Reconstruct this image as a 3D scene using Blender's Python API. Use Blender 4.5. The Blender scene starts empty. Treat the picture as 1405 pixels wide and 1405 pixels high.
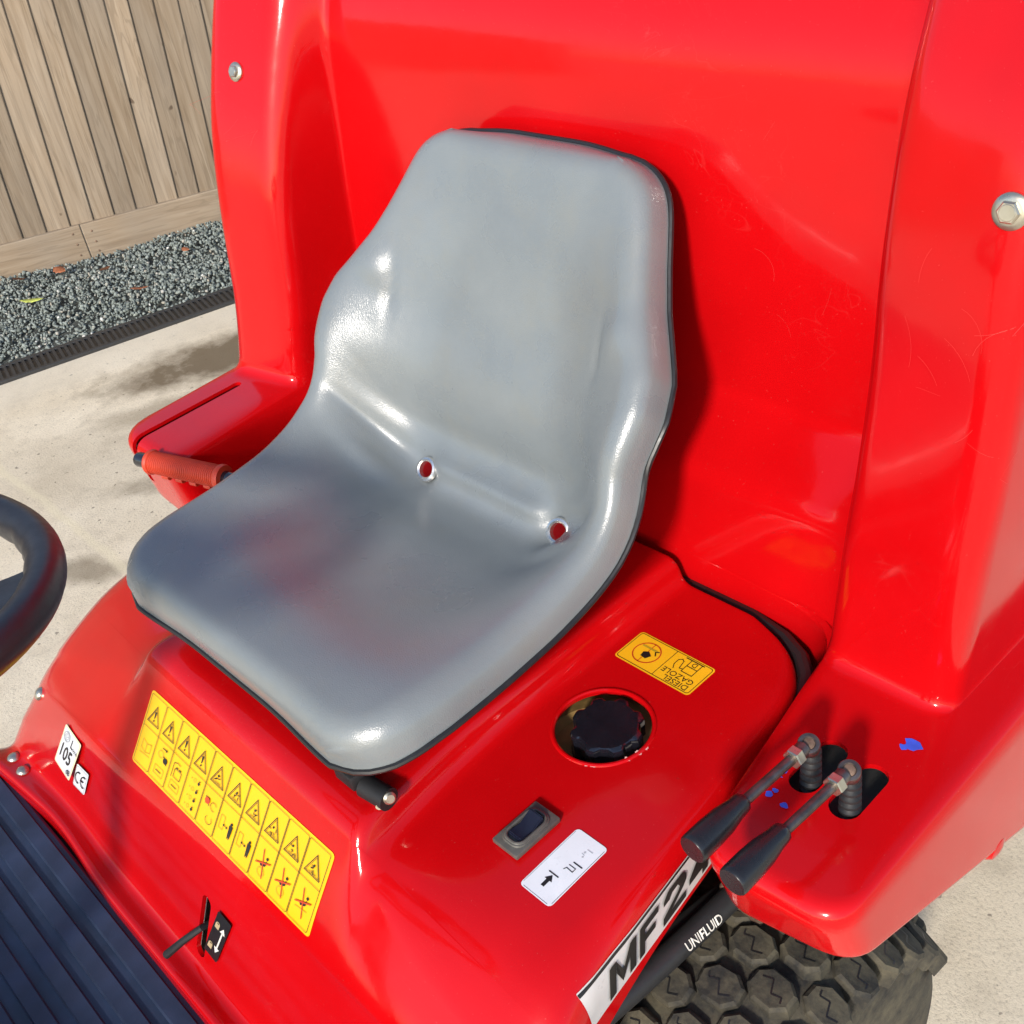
import bpy, bmesh, math, random
import numpy as np
from mathutils import Vector, Matrix
from mathutils.bvhtree import BVHTree

random.seed(7); RNG = np.random.default_rng(7)
SC = bpy.context.scene
COL = SC.collection

# ------------------------------------------------------------------ camera
cam_d = bpy.data.cameras.new('camera'); cam = bpy.data.objects.new('camera', cam_d); COL.objects.link(cam)
_a, _b, _c = math.radians(52.3), math.radians(34.5), math.radians(-10.4)
_f = Vector((-math.sin(_a)*math.cos(_b), math.cos(_a)*math.cos(_b), -math.sin(_b)))
_r = Vector((math.cos(_a), math.sin(_a), 0)); _u = _r.cross(_f)
_r2 = _r*math.cos(_c)+_u*math.sin(_c); _u2 = -_r*math.sin(_c)+_u*math.cos(_c)
M = Matrix((( _r2.x,_u2.x,-_f.x),(_r2.y,_u2.y,-_f.y),(_r2.z,_u2.z,-_f.z))).to_4x4()
M.translation = Vector((0.835, -0.616, 1.36)); cam.matrix_world = M
cam_d.angle = 2*math.atan(702.5/1550); cam_d.clip_start = 0.02; cam_d.clip_end = 600
SC.camera = cam
CAM_P = Vector((0.835, -0.616, 1.36))
def seen(px, py): return (_r2*((px-702.5)/1550)-_u2*((py-702.5)/1550)+_f).normalized()   # sight line used to survey points

# ------------------------------------------------------------------ light
SUN = Vector((-0.50, 1.0, -0.58)).normalized()          # direction the light travels
world = bpy.data.worlds.new('World'); SC.world = world; world.use_nodes = True
wn = world.node_tree.nodes; wl = world.node_tree.links
sky = wn.new('ShaderNodeTexSky'); sky.sky_type = 'NISHITA'; sky.sun_disc = False
sky.sun_elevation = math.asin(-SUN.z); sky.sun_rotation = math.atan2(-SUN.x, -SUN.y)
sky.air_density = 1.0; sky.dust_density = 0.8; sky.ozone_density = 1.3
wl.new(sky.outputs[0], wn['Background'].inputs[0]); wn['Background'].inputs[1].default_value = 0.15
sd = bpy.data.lights.new('sun', 'SUN'); sd.energy = 3.0; sd.angle = math.radians(6.0); sd.color = (1.0, 0.93, 0.84)
so = bpy.data.objects.new('sun', sd); COL.objects.link(so)
so.rotation_mode = 'QUATERNION'; so.rotation_quaternion = SUN.to_track_quat('-Z', 'Y'); so.location = (4, -8, 6)
SC.view_settings.view_transform = 'Standard'; SC.view_settings.look = 'None'
SC.view_settings.exposure = 0.66; SC.view_settings.gamma = 1.0

# ------------------------------------------------------------------ materials
MATS = {}
class NT:
    def __init__(s, name):
        s.m = bpy.data.materials.new(name); s.m.use_nodes = True
        s.n = s.m.node_tree.nodes; s.l = s.m.node_tree.links; s.p = s.n['Principled BSDF']; MATS[name] = s.m
        s.tc = s.n.new('ShaderNodeTexCoord')
    def link(s, a, b): s.l.new(a, b)
    def noise(s, scale, detail=4, rough=0.55, stretch=None, coord='Object', dist=0):
        t = s.n.new('ShaderNodeTexNoise'); t.inputs['Scale'].default_value = scale; t.inputs['Detail'].default_value = detail
        t.inputs['Roughness'].default_value = rough; t.inputs['Distortion'].default_value = dist
        src = s.tc.outputs[coord]
        if stretch:
            mp = s.n.new('ShaderNodeMapping'); mp.inputs['Scale'].default_value = stretch; s.link(src, mp.inputs[0]); src = mp.outputs[0]
        s.link(src, t.inputs['Vector']); return t.outputs['Fac']
    def ramp(s, fac, stops):
        r = s.n.new('ShaderNodeValToRGB'); e = r.color_ramp.elements
        while len(e) < len(stops): e.new(0.5)
        for k, (p, c) in zip(e, stops):
            k.position = p; k.color = (c, c, c, 1) if isinstance(c, (int, float)) else (*c, 1)
        s.link(fac, r.inputs[0]); return r.outputs[0]
    def mix(s, fac, a, b, mode='MIX'):
        x = s.n.new('ShaderNodeMix'); x.data_type = 'RGBA'; x.blend_type = mode
        for i, v in ((0, fac), (6, a), (7, b)):
            if hasattr(v, 'is_output'): s.link(v, x.inputs[i])
            else: x.inputs[i].default_value = v if i == 0 else (*v, 1)
        return x.outputs[2]
    def math(s, op, a, b=None, clamp=False):
        x = s.n.new('ShaderNodeMath'); x.operation = op; x.use_clamp = clamp
        for i, v in ((0, a), (1, b)):
            if v is None: continue
            if hasattr(v, 'is_output'): s.link(v, x.inputs[i])
            else: x.inputs[i].default_value = v
        return x.outputs[0]
    def bump(s, h, strength=0.3, dist=0.002, normal=None):
        b = s.n.new('ShaderNodeBump'); b.inputs['Strength'].default_value = strength; b.inputs['Distance'].default_value = dist
        s.link(h, b.inputs['Height'])
        if normal is not None: s.link(normal, b.inputs['Normal'])
        return b.outputs[0]
    def set(s, **k):
        names = dict(col='Base Color', rough='Roughness', metal='Metallic', coat='Coat Weight', coatr='Coat Roughness', spec='Specular IOR Level', normal='Normal', ior='IOR')
        for a, v in k.items():
            i = s.p.inputs[names[a]]
            if hasattr(v, 'is_output'): s.link(v, i)
            else: i.default_value = (*v, 1) if isinstance(v, tuple) else v
        return s

def red_paint():
    m = NT('red_paint')
    big = m.noise(6, 3); fine = m.noise(55, 5, 0.6); sp = m.noise(420, 2)
    c = m.mix(m.ramp(big, [(0.3, 0.0), (0.7, 1.0)]), (0.435, 0.0018, 0.0032), (0.50, 0.0026, 0.0044))
    c = m.mix(m.ramp(sp, [(0.71, 0.0), (0.78, 0.35)]), c, (0.66, 0.10, 0.09))           # dust specks
    # fine scratches: thin iso-lines of stretched noise
    scr = m.noise(9, 2, 0.5, (1, 5, 2), dist=1.2); scr2 = m.noise(14, 2, 0.5, (4, 1, 3), dist=0.8)
    l1 = m.ramp(scr, [(0.490, 0.0), (0.4935, 1.0), (0.497, 0.0)]); l2 = m.ramp(scr2, [(0.540, 0.0), (0.5425, 1.0), (0.545, 0.0)])
    gate = m.ramp(m.noise(7, 2), [(0.56, 0.0), (0.66, 1.0)])
    sc = m.math('MULTIPLY', m.math('ADD', l1, l2, True), gate)
    c = m.mix(m.math('MULTIPLY', sc, 0.05), c, (0.8, 0.22, 0.2))
    r = m.math('ADD', m.ramp(fine, [(0.35, 0.10), (0.75, 0.20)]), m.math('MULTIPLY', sc, 0.05))
    nb = m.bump(big, 0.25, 0.004); nb = m.bump(m.noise(260, 2), 0.025, 0.001, nb)
    m.set(col=c, rough=r, spec=0.24, coat=0.22, coatr=0.05, normal=nb)
    m.link(nb, m.p.inputs['Coat Normal'])
red_paint()
def vinyl():
    m = NT('grey_vinyl')
    v = m.n.new('ShaderNodeTexVoronoi'); v.inputs['Scale'].default_value = 480; v.feature = 'DISTANCE_TO_EDGE'
    wob = m.noise(220, 3); mp = m.n.new('ShaderNodeMix'); mp.data_type = 'VECTOR'; 
    m.link(m.tc.outputs['Object'], v.inputs['Vector'])
    g = m.math('ADD', m.ramp(v.outputs[0], [(0.0, 0.0), (0.35, 1.0)]), m.math('MULTIPLY', wob, 1.2))
    wr = m.noise(28, 4, 0.6)
    big = m.noise(9, 4)
    c = m.mix(m.ramp(big, [(0.3, 0.0), (0.75, 1.0)]), (0.150, 0.168, 0.176), (0.185, 0.202, 0.204))
    st = m.ramp(m.noise(16, 8, 0.75), [(0.50, 0.0), (0.85, 0.45)])
    c = m.mix(st, c, (0.20, 0.19, 0.15))
    nb = m.bump(wr, 0.05, 0.003); nb = m.bump(g, 0.17, 0.0005, nb)
    m.set(col=c, rough=m.ramp(big, [(0.3, 0.24), (0.7, 0.33)]), spec=0.75, normal=nb)
vinyl()
def simple(name, col, rough=0.5, metal=0.0, spec=0.5, var=0.12, scale=60, bump=0.08, coat=0.0, bscale=200, bdist=0.001):
    m = NT(name); n = m.noise(scale, 4)
    d = tuple(max(0, x*(1-var)) for x in col); e = tuple(min(1, x*(1+var)) for x in col)
    c = m.mix(m.ramp(n, [(0.3, 0.0), (0.7, 1.0)]), d, e)
    r = m.ramp(m.noise(scale*1.7, 3), [(0.3, max(0.02, rough-0.06)), (0.7, min(1, rough+0.08))])
    m.set(col=c, rough=r, metal=metal, spec=spec, coat=coat)
    if bump: m.set(normal=m.bump(m.noise(bscale, 3), bump, bdist))
    return m
simple('black_rubber', (0.009, 0.009, 0.010), 0.6)
simple('black_plastic', (0.012, 0.012, 0.014), 0.28, bump=0.15, bscale=90)
simple('glossy_black', (0.008, 0.008, 0.012), 0.08, bump=0.1, bscale=60, spec=1.0)
simple('textured_black', (0.016, 0.016, 0.02), 0.36, bump=0.35, bscale=900, bdist=0.0004)
simple('seam_black', (0.012, 0.012, 0.013), 0.4)
simple('mat_rubber', (0.022, 0.032, 0.062), 0.38, var=0.4, scale=14, bump=0.3, bscale=340, bdist=0.0006)
simple('dark_steel', (0.15, 0.125, 0.115), 0.36, metal=0.85, var=0.4, scale=70, bump=0.2, bscale=160)
simple('zinc', (0.50, 0.46, 0.37), 0.30, metal=0.9, var=0.15, bump=0.1)
simple('eyelet_metal', (0.80, 0.76, 0.70), 0.22, metal=0.95, var=0.06, bump=0.0)
simple('rust_steel', (0.20, 0.13, 0.09), 0.6, metal=0.5, var=0.5, scale=90, bump=0.3)
simple('shaded_red', (0.10, 0.001, 0.002), 0.9, spec=0.05)  # darkened red for the shaded bodywork behind the eyelets
simple('orange_rubber', (0.46, 0.042, 0.016), 0.42, var=0.15, scale=30, bump=0.1)
simple('grey_plastic', (0.085, 0.08, 0.07), 0.38, var=0.2, scale=90, bump=0.2, bscale=500)
simple('rocker_plastic', (0.012, 0.014, 0.028), 0.2)
simple('yellow_vinyl', (0.80, 0.43, 0.006), 0.34, var=0.04, scale=20, bump=0.02, spec=0.4)
simple('amber_vinyl', (0.82, 0.46, 0.012), 0.34, var=0.05, scale=20, bump=0.02, spec=0.4)
simple('white_vinyl', (0.70, 0.73, 0.76), 0.3, var=0.03, bump=0.02)
simple('cream_vinyl', (0.70, 0.62, 0.42), 0.35, var=0.06, bump=0.02)
simple('silver_vinyl', (0.56, 0.54, 0.52), 0.32, var=0.05, bump=0.02)
simple('black_ink', (0.012, 0.011, 0.010), 0.4, bump=0)
simple('faded_ink', (0.42, 0.30, 0.02), 0.4, bump=0)
simple('grey_ink', (0.38, 0.40, 0.42), 0.4, bump=0)
simple('red_ink', (0.50, 0.045, 0.012), 0.4, bump=0)
simple('tan_ink', (0.42, 0.33, 0.19), 0.4, bump=0)
simple('white_ink', (0.66, 0.64, 0.58), 0.45, bump=0)
simple('blue_chip', (0.025, 0.10, 0.62), 0.45, var=0.2)
simple('pale_chip', (0.72, 0.40, 0.36), 0.6, var=0.3)
simple('tank_tan', (0.25, 0.16, 0.055), 0.45, var=0.35, scale=40, bump=0.3)
simple('chassis_black', (0.02, 0.019, 0.018), 0.7, bump=0.3)
simple('hose_rubber', (0.02, 0.02, 0.021), 0.5, bump=0.2)
def tyre_mat():
    m = NT('dusty_tyre'); gp = m.n.new('ShaderNodeNewGeometry'); n_ = m.n.new('ShaderNodeTexNoise'); n_.inputs['Scale'].default_value = 26; n_.inputs['Detail'].default_value = 8; n_.inputs['Roughness'].default_value = .7; m.link(gp.outputs['Position'], n_.inputs['Vector']); n = n_.outputs['Fac']
    c = m.mix(m.ramp(n, [(0.35, 0.0), (0.68, 1.0)]), (0.014, 0.013, 0.011), (0.10, 0.085, 0.052))
    m.set(col=c, rough=0.8, normal=m.bump(m.noise(160, 5), 0.4, 0.002))
tyre_mat()
def wood(name, a, b, grain):
    m = NT(name)
    oi = m.n.new('ShaderNodeObjectInfo')
    ofs = m.n.new('ShaderNodeVectorMath'); ofs.operation = 'ADD'
    sc = m.n.new('ShaderNodeVectorMath'); sc.operation = 'SCALE'; sc.inputs[3].default_value = 37.0
    cb = m.n.new('ShaderNodeCombineXYZ')
    for i in range(3): m.link(oi.outputs['Random'], cb.inputs[i])
    m.link(cb.outputs[0], sc.inputs[0]); m.link(sc.outputs[0], ofs.inputs[0]); m.link(m.tc.outputs['Object'], ofs.inputs[1])
    def nz(scale, st, det=5, dist=0.0):
        mp = m.n.new('ShaderNodeMapping'); mp.inputs['Scale'].default_value = st; m.link(ofs.outputs[0], mp.inputs[0])
        t = m.n.new('ShaderNodeTexNoise'); t.inputs['Scale'].default_value = scale; t.inputs['Detail'].default_value = det; t.inputs['Distortion'].default_value = dist
        m.link(mp.outputs[0], t.inputs['Vector']); return t.outputs['Fac']
    st = (1, 1, 0.07) if grain == 'z' else (0.07, 1, 1)
    g1 = nz(60, st, 6, 0.4); g2 = nz(14, st, 4, 1.2); bl = nz(4, (1, 1, 0.5), 4)
    kn = nz(19, (1, 1, 0.8), 1)
    rings = m.math('SINE', m.math('MULTIPLY', g2, 55.0))
    c = m.mix(m.ramp(g1, [(0.3, 0.0), (0.7, 1.0)]), a, b)
    c = m.mix(m.ramp(rings, [(0.55, 0.0), (1.0, 0.38)]), c, tuple(x*0.62 for x in a))
    c = m.mix(m.ramp(bl, [(0.4, 0.0), (0.7, 0.45)]), c, (0.22, 0.19, 0.155))
    k = m.ramp(kn, [(0.755, 0.0), (0.79, 1.0)])
    c = m.mix(m.math('MULTIPLY', k, 0.8), c, (0.07, 0.045, 0.030))
    hv = m.n.new('ShaderNodeHueSaturation'); m.link(c, hv.inputs['Color'])
    vr = m.n.new('ShaderNodeMapRange'); vr.inputs[3].default_value = 0.84; vr.inputs[4].default_value = 1.14; m.link(oi.outputs['Random'], vr.inputs[0]); m.link(vr.outputs[0], hv.inputs['Value'])
    m.set(col=hv.outputs[0], rough=0.8, spec=0.25, normal=m.bump(g1, 0.4, 0.003))
wood('fence_wood', (0.205, 0.152, 0.100), (0.29, 0.230, 0.165), 'z')
wood('board_wood', (0.225, 0.165, 0.108), (0.305, 0.240, 0.170), 'x')
def concrete():
    m = NT('concrete')
    n1 = m.noise(3.0, 6, 0.6); n2 = m.noise(190, 5, 0.8); n3 = m.noise(26, 6, 0.7)
    c = m.mix(m.ramp(n1, [(0.3, 0.0), (0.7, 1.0)]), (0.66, 0.56, 0.405), (0.82, 0.72, 0.55))
    c = m.mix(m.ramp(n2, [(0.34, 0.60), (0.49, 0.0)]), c, (0.30, 0.245, 0.175))
    c = m.mix(m.ramp(n2, [(0.58, 0.0), (0.70, 0.5)]), c, (0.82, 0.75, 0.60))
    c = m.mix(m.ramp(n3, [(0.52, 0.0), (0.8, 0.45)]), c, (0.36, 0.30, 0.22)); c = m.mix(m.ramp(m.noise(8, 8, 0.7), [(0.50, 0.0), (0.75, 0.5)]), c, (0.43, 0.355, 0.255))
    c = m.mix(m.ramp(m.noise(60, 2, 0.4), [(0.70, 0.0), (0.73, 0.7)]), c, (0.16, 0.13, 0.10))
    sep = m.n.new('ShaderNodeSeparateXYZ'); m.link(m.tc.outputs['Object'], sep.inputs[0])
    def blob(cx, cy, rx, ry, ang, amt):
        ca, sa = math.cos(ang), math.sin(ang)
        dx = m.math('SUBTRACT', sep.outputs[0], cx); dy = m.math('SUBTRACT', sep.outputs[1], cy)
        u = m.math('DIVIDE', m.math('ADD', m.math('MULTIPLY', dx, ca), m.math('MULTIPLY', dy, sa)), rx)
        v = m.math('DIVIDE', m.math('SUBTRACT', m.math('MULTIPLY', dy, ca), m.math('MULTIPLY', dx, sa)), ry)
        d = m.math('SQRT', m.math('ADD', m.math('MULTIPLY', u, u), m.math('MULTIPLY', v, v)))
        d = m.math('ADD', d, m.math('MULTIPLY', m.math('SUBTRACT', m.noise(7, 6, 0.65), 0.5), 1.5))
        return m.math('MULTIPLY', m.ramp(d, [(0.35, 1.0), (1.0, 0.0)]), amt)
    st = blob(-2.03, 0.64, 0.42, 0.18, 1.25, 0.92)
    for b in ((-1.90, 0.36, 0.22, 0.09, 1.1, 0.45), (-1.55, 0.17, 0.16, 0.07, 0.9, 0.5), (-1.36, -0.10, 0.14, 0.06, 0.6, 0.6), (-1.75, 0.12, 0.5, 0.3, 0.2, 0.18)):  # smaller stains; the foremost patch is a shadow painted into the concrete colour
        st = m.math('MAXIMUM', st, blob(*b))
    c = m.mix(st, c, (0.135, 0.095, 0.052))
    # trowelled pale margin beside the drain channel
    dd = m.math('ADD', m.math('MULTIPLY', m.math('SUBTRACT', sep.outputs[0], -2.487), 0.965), m.math('MULTIPLY', m.math('SUBTRACT', sep.outputs[1], 0.161), -0.262))
    ed = m.ramp(m.math('ADD', dd, m.math('MULTIPLY', m.noise(5, 4), 0.10)), [(0.0, 0.0), (0.05, 0.55), (0.17, 0.35), (0.26, 0.0)])
    c = m.mix(ed, c, (0.62, 0.56, 0.45))
    # pale mortar line across the slab
    ln = m.math('ABSOLUTE', m.math('ADD', m.math('SUBTRACT', sep.outputs[1], -0.040), m.math('MULTIPLY', m.math('SUBTRACT', m.noise(9, 3), 0.5), 0.03)))
    c = m.mix(m.ramp(ln, [(0.004, 0.6), (0.016, 0.0)]), c, (0.70, 0.61, 0.42))
    nb = m.bump(n1, 0.2, 0.01); nb = m.bump(n2, 0.55, 0.0025, nb)
    m.set(col=c, rough=0.85, spec=0.3, normal=nb)
concrete()
def gravel_mat():
    m = NT('gravel_stone'); g = m.n.new('ShaderNodeNewGeometry')
    c = m.ramp(g.outputs['Random Per Island'], [(0.0, (0.10, 0.118, 0.105)), (0.30, (0.165, 0.19, 0.172)), (0.65, (0.225, 0.255, 0.232)), (0.90, (0.30, 0.335, 0.305)), (0.975, (0.36, 0.32, 0.25)), (1.0, (0.66, 0.66, 0.62))])
    c = m.mix(m.ramp(m.noise(90, 3), [(0.35, 0.0), (0.7, 0.3)]), c, (0.10, 0.11, 0.09))
    m.set(col=c, rough=0.75)
    m2 = simple('gravel_bed', (0.06, 0.065, 0.055), 0.9, var=0.4, scale=80, bump=0.8, bscale=120, bdist=0.01)
gravel_mat()
simple('leaf_brown', (0.16, 0.06, 0.025), 0.7, var=0.4, scale=120)
simple('leaf_russet', (0.28, 0.095, 0.04), 0.7, var=0.4, scale=120)
simple('leaf_yellow', (0.55, 0.60, 0.12), 0.6, var=0.3, scale=120)
simple('drain_black', (0.03, 0.03, 0.03), 0.5, bump=0.2)

# ------------------------------------------------------------------ mesh helpers
def mobj(name, verts, faces, mat, parent=None, smooth=True, ang=35):
    me = bpy.data.meshes.new(name); me.from_pydata([tuple(map(float, v)) for v in verts], [], [tuple(map(int, f)) for f in faces]); me.update()
    return fin(name, me, mat, parent, smooth, ang)
def fin(name, me, mat, parent=None, smooth=True, ang=35):
    if smooth and len(me.polygons):
        me.polygons.foreach_set('use_smooth', [True]*len(me.polygons)); me.set_sharp_from_angle(angle=math.radians(ang))
    if mat and not me.materials: me.materials.append(MATS[mat])
    o = bpy.data.objects.new(name, me); COL.objects.link(o)
    if parent: o.parent = parent
    return o
def bobj(name, bm, mat, parent=None, smooth=True, ang=35):
    me = bpy.data.meshes.new(name); bm.normal_update(); bm.to_mesh(me); bm.free(); return fin(name, me, mat, parent, smooth, ang)
def tag(o, label, cat=None, group=None, kind=None):
    o['label'] = label
    if cat: o['category'] = cat
    if group: o['group'] = group
    if kind: o['kind'] = kind
    return o
def apply_mods(o):
    dg = bpy.context.evaluated_depsgraph_get(); dg.update()
    me = bpy.data.meshes.new_from_object(o.evaluated_get(dg)); old = o.data; o.modifiers.clear(); o.data = me; bpy.data.meshes.remove(old)
def resharp(o, ang=35):
    me = o.data; me.polygons.foreach_set('use_smooth', [True]*len(me.polygons)); me.set_sharp_from_angle(angle=math.radians(ang))
def cut(o, cutters):
    for c in cutters:
        md = o.modifiers.new('b', 'BOOLEAN'); md.operation = 'DIFFERENCE'; md.object = c; md.solver = 'EXACT'; md.use_self = True
    apply_mods(o)
    for c in cutters: me = c.data; bpy.data.objects.remove(c); bpy.data.meshes.remove(me)
def fpoly(P, R, n, m=2):
    """polyline with rounded corners, fixed sample count. P (k,d); R radius at each point"""
    P = np.asarray(P, float); k = len(P); runs = []
    cuts = []
    for i in range(1, k-1):
        a = P[i-1]-P[i]; b = P[i+1]-P[i]; la = np.linalg.norm(a[:3])+1e-9; lb = np.linalg.norm(b[:3])+1e-9
        r = R[i] if not hasattr(R[i], '__len__') else R[i][0]
        d1 = min(r, 0.49*la); d2 = min(r, 0.49*lb)
        p0 = P[i]+a/la*d1; p1 = P[i]+b/lb*d2
        t = np.linspace(0, 1, n+1)[:, None]
        cuts.append((1-t)**2*p0+2*t*(1-t)*P[i]+t*t*p1)
    out = []; prev = P[0]
    for c in cuts+[P[-1:]]:
        for j in range(m): out.append(prev+(c[0]-prev)*j/m)
        out.extend(c[:-1]); prev = c[-1]
    out.append(P[-1])
    return np.array(out)
def fgrid(rows, rv, rh, n=6, m=3):
    """rows[nr][nc](x,y,z); rv radius of the bend at each row (per column), rh radius at each column (per row)"""
    G = np.asarray(rows, float); nr, nc = G.shape[:2]
    rv = np.broadcast_to(np.asarray(rv, float), (nr, nc)) if np.ndim(rv) == 2 else np.repeat(np.asarray(rv, float)[:, None], nc, 1)
    rh = np.asarray(rh, float) if np.ndim(rh) == 2 else np.repeat(np.asarray(rh, float)[None], nr, 0)
    cols = [fpoly(np.c_[G[:, j], rh[:, j]], rv[:, j], n, m) for j in range(nc)]
    A = np.stack(cols, 1)
    return np.array([fpoly(A[i, :, :3], A[i, :, 3], n, m) for i in range(A.shape[0])])
def grid_faces(nr, nc, flip=False):
    f = []
    for i in range(nr-1):
        for j in range(nc-1):
            q = (i*nc+j, i*nc+j+1, (i+1)*nc+j+1, (i+1)*nc+j); f.append(q[::-1] if flip else q)
    return f
def shell(name, A, mat, parent, thick, flip=False):
    o = mobj(name, A.reshape(-1, 3), grid_faces(A.shape[0], A.shape[1], flip), mat, parent)
    md = o.modifiers.new('s', 'SOLIDIFY'); md.thickness = thick; md.offset = -1
    apply_mods(o); return o
def box(bm, c, s, bev=0.0, seg=2, rot=None):
    mt = Matrix.Translation(c) @ (rot.to_4x4() if rot else Matrix()) @ Matrix.Diagonal((*s, 1))
    r = bmesh.ops.create_cube(bm, size=1, matrix=mt)
    if bev:
        es = list({e for v in r['verts'] for e in v.link_edges})
        bmesh.ops.bevel(bm, geom=es, offset=bev, segments=seg, profile=0.5, affect='EDGES')
def basis(d):
    d = Vector(d).normalized(); q = d.to_track_quat('Z', 'Y'); return q.to_matrix()
def lathe(bm, o, d, prof, n=24, caps=True, lobes=None):
    """prof: list of (radius, height) along d from o"""
    o = Vector(o); B = basis(d); rings = []
    for (r, h) in prof:
        ring = []
        for i in range(n):
            a = 2*math.pi*i/n; rr = r if not lobes else r*lobes(a, h)
            ring.append(bm.verts.new(o+B @ Vector((rr*math.cos(a), rr*math.sin(a), h))))
        rings.append(ring)
    for a, b in zip(rings, rings[1:]):
        for i in range(n): bm.faces.new((a[i], a[(i+1) % n], b[(i+1) % n], b[i]))
    if caps: bm.faces.new(rings[0][::-1]); bm.faces.new(rings[-1])
def tube(bm, pts, r, n=12, closed=False, caps=True):
    pts = [Vector(p) for p in pts]; k = len(pts); rings = []
    up = Vector((0.13, 0.21, 1)).normalized()
    for i, p in enumerate(pts):
        t = (pts[(i+1) % k]-pts[i-1]) if closed else (pts[min(i+1, k-1)]-pts[max(i-1, 0)])
        t.normalize(); s = t.cross(up).normalized(); v = s.cross(t)
        rr = r[i] if hasattr(r, '__len__') else r
        rings.append([bm.verts.new(p+(s*math.cos(2*math.pi*j/n)+v*math.sin(2*math.pi*j/n))*rr) for j in range(n)])
    for i in range(k if closed else k-1):
        a, b = rings[i], rings[(i+1) % k]
        for j in range(n): bm.faces.new((a[j], b[j], b[(j+1) % n], a[(j+1) % n]))
    if caps and not closed: bm.faces.new(rings[0]); bm.faces.new(rings[-1][::-1])
def bmfix(bm): bmesh.ops.recalc_face_normals(bm, faces=bm.faces); return bm
def stadium(cx, cy, w, l, z0, z1, n=10):
    """cutter: slot of width w (x) and length l (y)"""
    r = min(w, l)/2; pts = []
    for s, a0 in ((1, 0), (-1, math.pi)):
        for i in range(n+1):
            a = a0+math.pi*i/n; pts.append((cx+r*math.cos(a), cy+s*(l/2-r)+r*math.sin(a)))
    return prism(pts, z0, z1)
def prism(pts, z0, z1):
    k = len(pts); v = [(x, y, z0) for x, y in pts]+[(x, y, z1) for x, y in pts]
    f = [tuple(range(k))[::-1], tuple(range(k, 2*k))]+[(i, (i+1) % k, k+(i+1) % k, k+i) for i in range(k)]
    return mobj('cutter', v, f, None, None, False)

# ------------------------------------------------------------------ the ground
g = mobj('ground', [(-120, -120, 0), (120, -120, 0), (120, 120, 0), (-120, 120, 0)], [(0, 1, 2, 3)], 'concrete', None, False)
tag(g, 'pale worn concrete yard with dark damp stains and a painted shadow', kind='structure')

E_ = Vector((0.389, 0.921, 0)).normalized(); N_ = Vector((E_.y, -E_.x, 0)); F0 = Vector((-3.347, 0.513, 0)); LEAN = 0.065
D0 = Vector((-2.55, 0.187, 0)); DE = Vector((0.24, 0.971, 0)).normalized(); DN = Vector((DE.y, -DE.x, 0))

# gravel strip (bed sheet + thousands of chippings)
L0, L1 = -1.6, 2.6
bedq = [F0+E_*L0+N_*-0.02, D0+DE*(L0-0.1)-DN*0.064, D0+DE*(L1-0.2)-DN*0.064, F0+E_*L1+N_*-0.02]
bed = mobj('gravel_bed', [(p.x, p.y, 0.004) for p in bedq], [(0, 1, 2, 3)], 'gravel_bed', None, False)
tag(bed, 'dark earth under the grey green gravel strip', kind='structure')
def gravel():
    bm = bmesh.new(); bmesh.ops.create_icosphere(bm, subdivisions=1, radius=1)
    bv = np.array([v.co[:] for v in bm.verts]); bf = np.array([[v.index for v in f.verts] for f in bm.faces]); bm.free()
    n = 28000; V = []; Fc = []
    u = RNG.random(n); w = RNG.random(n)
    A = np.array([p[:] for p in bedq])
    base = (1-u)[:, None]*((1-w)[:, None]*A[0]+w[:, None]*A[1])+u[:, None]*((1-w)[:, None]*A[3]+w[:, None]*A[2])
    hz = 0.008+0.014*RNG.random(n)+0.010*np.sin(u*37)*np.sin(w*9)
    hz *= np.clip((1.0-w)*14, 0.25, 1)
    for i in range(n):
        s = np.array([1, 0.75, 0.55])*(0.0038+0.0062*RNG.random()**1.6)
        q = RNG.normal(size=4); q /= np.linalg.norm(q); a, b, c, d = q
        Rm = np.array([[1-2*(c*c+d*d), 2*(b*c-a*d), 2*(b*d+a*c)], [2*(b*c+a*d), 1-2*(b*b+d*d), 2*(c*d-a*b)], [2*(b*d-a*c), 2*(c*d+a*b), 1-2*(b*b+c*c)]])
        v = (bv*(1+0.28*(RNG.random((len(bv), 1))-0.5)*2)*s) @ Rm.T+base[i]+[0, 0, hz[i]]
        V.append(v); Fc.append(bf+i*len(bv))
    V = np.concatenate(V); Fc = np.concatenate(Fc)
    me = bpy.data.meshes.new('gravel'); me.vertices.add(len(V)); me.vertices.foreach_set('co', V.ravel())
    me.loops.add(Fc.size); me.loops.foreach_set('vertex_index', Fc.ravel().astype(np.int32))
    me.polygons.add(len(Fc)); me.polygons.foreach_set('loop_start', np.arange(0, Fc.size, 3, dtype=np.int32))
    me.update(calc_edges=True); me.validate()
    o = fin('gravel', me, 'gravel_stone', None, False)
    tag(o, 'grey green stone chippings between fence and drain channel', 'gravel', kind='stuff')
gravel()
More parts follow.
